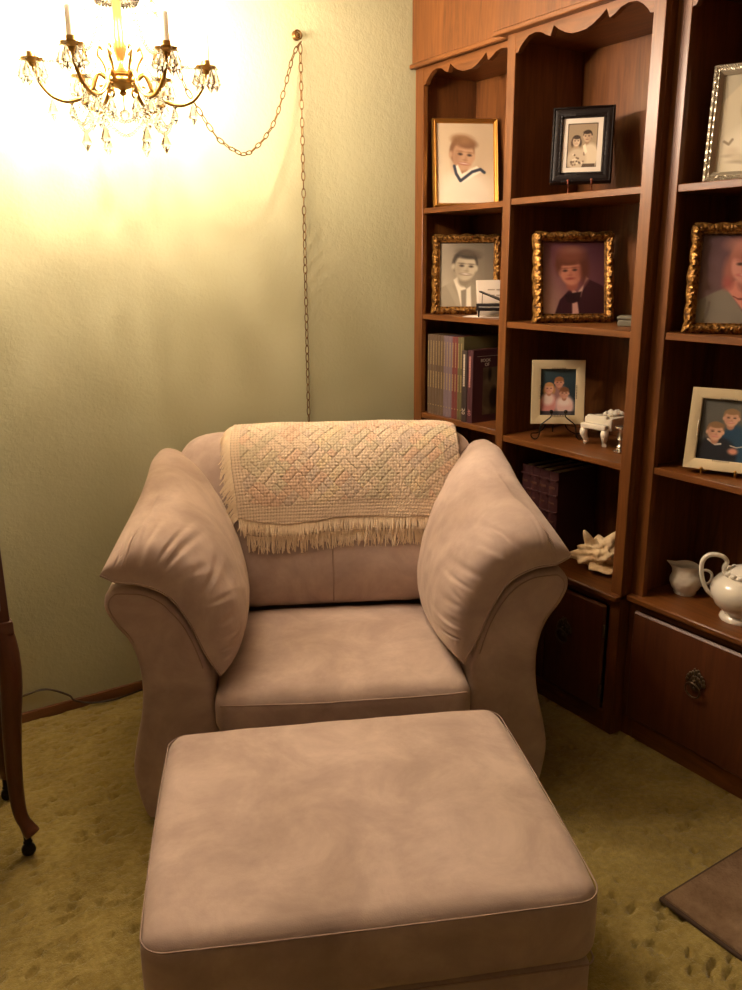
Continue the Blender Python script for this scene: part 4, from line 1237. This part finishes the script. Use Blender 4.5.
def drop(x, y, z, L):
    # little cut pendant
    V = [(x, y, z), (x, y, z-L)]; r_ = L*.22; zz = z-L*.62
    for i in range(6): a = i*math.pi/3; V.append((x+r_*math.cos(a), y+r_*math.sin(a), zz))
    F = []
    for i in range(6): j = (i+1) % 6; F.append((0, 2+i, 2+j)); F.append((1, 2+j, 2+i))
    return V, F
def bead(p, r=.0042):
    V = [(p[0], p[1], p[2]+r), (p[0], p[1], p[2]-r)]
    for i in range(6): a = i*math.pi/3; V.append((p[0]+r*math.cos(a), p[1]+r*math.sin(a), p[2]))
    F = []
    for i in range(6): j = (i+1) % 6; F.append((0, 2+i, 2+j)); F.append((1, 2+j, 2+i))
    return V, F
cups = []
for i in range(6):
    a = R_(60*i); c, s = math.cos(a), math.sin(a)
    def Q(r_, z): return (r_*c, r_*s, z)
    pts = [Q(.034, .090), Q(.055, .105), Q(.066, .090), Q(.075, .068), Q(.105, .044), Q(.142, .036), Q(.178, .050), Q(.205, .085), Q(RA, .120)]
    A = tube('arm', catmull(pts, 44), np.linspace(.0062, .0048, 44), BRASS, ch, 8)
    sc = catmull([Q(.070, .070), Q(.058, .058), Q(.046, .064), Q(.050, .076), Q(.058, .074)], 22)
    tube('scroll', sc, .0032, BRASS, A, 6)
    sc = catmull([Q(.036, .10), Q(.042, .125), Q(.056, .150), Q(.050, .165), Q(.042, .158)], 22)
    tube('scroll', sc, .0032, BRASS, A, 6)
    x, y = RA*c, RA*s
    lathe('cup', [(0, .112), (.008, .114), (.010, .122), (.026, .128), (.028, .132), (.012, .132), (.012, .146), (0, .146)], BRASS, A, 20, loc=(x, y, 0), angle=50)
    lathe('candle_sleeve', [(0, .132), (.0105, .132), (.0105, .210), (.006, .214), (0, .214)], CANDLE, A, 16, loc=(x, y, 0))
    b = lathe('bulb', [(0, .214), (.006, .214), (.011, .226), (.0135, .240), (.012, .256), (.007, .272), (.002, .285), (0, .287)], BULB, A, 16, loc=(x, y, 0), angle=80)
    D = []
    for k in range(6):
        q = k*math.pi/3; D.append(drop(x+.026*math.cos(q), y+.026*math.sin(q), .126, .056)); D.append(bead((x+.026*math.cos(q), y+.026*math.sin(q), .127), .006))
    for k in range(7): D.append(bead(Q(.10+.012*math.sin(k), .036-.009*k), .006))
    D.append(drop(*Q(.10, -.024), .06)); D.append(drop(*Q(.175, .046), .06)); D.append(drop(*Q(.06, .05), .06))
    D.append(drop(*Q(.128, .036), .05))
    # string from the crown to the cup and garland to the next arm
    a2 = R_(60*(i+1))
    for k in range(26):
        t = k/25; rr = .05+(RA-.05)*t; zz = .322+(.135-.322)*t-.10*math.sin(math.pi*t)*(1-.3*t); D.append(bead(Q(rr, zz), .0060))
    for k in range(20):
        t = (k+.5)/20; an = a+(a2-a)*t; rr = .13-.012*math.sin(math.pi*t); D.append(bead((rr*math.cos(an), rr*math.sin(an), .036-.062*math.sin(math.pi*t)), .0062))
    for k in range(6): D.append(drop(.051*math.cos(a+k*.17), .051*math.sin(a+k*.17), .32, .055))
    o = multi('crystal_drops', D, CRYST, A); o['kind'] = 'stuff'
    for f in o.data.polygons: f.use_smooth = False
tube('pendant_rod', [(0, 0, .052), (0, 0, .02)], .002, BRASS, ch, 6)
multi('pendant_ball', [ball_vf((0, 0, .008), .014, 12, 8)], CRYST, ch)

# ------------------------------------------------------------------ swag chain
link_me = None
def link_mesh():
    n = 22; P = []
    for i in range(n):
        a = 2*math.pi*i/n; P.append((.0062*math.cos(a), 0, .0165*math.sin(a)*(1 if abs(math.sin(a)) < .99 else 1)))
    V, F = tube_vf(P, .0018, 6, closed=True)
    me = bpy.data.meshes.new('chain_link'); me.from_pydata(V, [], F); finish(me, True, 80); me.materials.append(DBRASS); return me
LM = link_mesh()
def chain(path, root, pitch=.0285, jitter=0):
    P = np.array(path, float); d = np.r_[0, np.cumsum(np.linalg.norm(np.diff(P, axis=0), axis=1))]
    n = int(d[-1]/pitch); rd = random.Random(4); base = Vector(root.location)
    for k in range(n):
        s_ = (k+.5)*pitch; p = Vector([np.interp(s_, d, P[:, q]) for q in range(3)])
        p2 = Vector([np.interp(min(d[-1], s_+.006), d, P[:, q]) for q in range(3)]); p1 = Vector([np.interp(max(0, s_-.006), d, P[:, q]) for q in range(3)])
        t = (p2-p1).normalized()
        o = bpy.data.objects.new('chain_link', LM); C.objects.link(o); o.parent = root
        rot = t.to_track_quat('Z', 'Y') @ Matrix.Rotation((k % 2)*math.pi/2+.5+rd.uniform(-.35, .35), 3, 'Z').to_quaternion()
        o.location = p-base; o.rotation_mode = 'QUATERNION'; o.rotation_quaternion = rot
HK = Vector((1.506, 2.722, 2.205))
sw = empty('swag_chain', HK, label='brass link chain swagging from the wall hook to the chandelier and down the wall', cat='chain')
hh = Vector((1.505, 2.72, 2.22)); dv = Vector((CX-hh.x, CY-hh.y, 0)); Lh = dv.length; dv.normalize()
zs = [(0, 2.19), (.046, 2.14), (.100, 2.037), (.141, 1.962), (.175, 1.914), (.216, 1.875), (.256, 1.845), (.311, 1.815), (.357, 1.809), (.443, 1.832), (.491, 1.862), (.561, 1.925), (.610, 1.982), (.70, 2.13), (.77, 2.29), (.81, 2.415)]
chain(catmull([(hh.x+dv.x*t, hh.y+dv.y*t, z) for t, z in zs], 160), sw)
chain([(1.508, 2.728, 2.185), (1.507, 2.732, 1.6), (1.503, 2.735, .55)], sw)
hk = empty('wall_hook', (1.506, 2.757, 2.215), label='round brass hook on the green wall holding the chain', cat='hook')
lathe('rosette', [(0, 0), (.014, 0), (.016, .004), (.012, .008), (.006, .012), (.005, .024), (0, .024)], DBRASS, hk, 18, rot=(math.pi/2, 0, 0))
a = np.linspace(0, 2*math.pi, 25)[:-1]
tube('ring', np.stack([.013*np.cos(a)-.006, -.030+.003*np.sin(a), .014*np.sin(a)-.002], 1), .0026, DBRASS, hk, 8, closed=True)

# ------------------------------------------------------------------ ceiling light of the room, above the ottoman
cl = empty('ceiling_light', (.05, 1.60, ZC), label='round frosted glass ceiling light with brass rim', cat='ceiling light')
lathe('rim', [(.10, -.001), (.165, -.001), (.168, -.02), (.160, -.03), (.150, -.02), (.10, -.015)], BRASS, cl, 32)
lathe('glass_bowl', [(.155, -.018), (.150, -.04), (.125, -.07), (.085, -.092), (.04, -.103), (0, -.106)], LAMP, cl, 32)
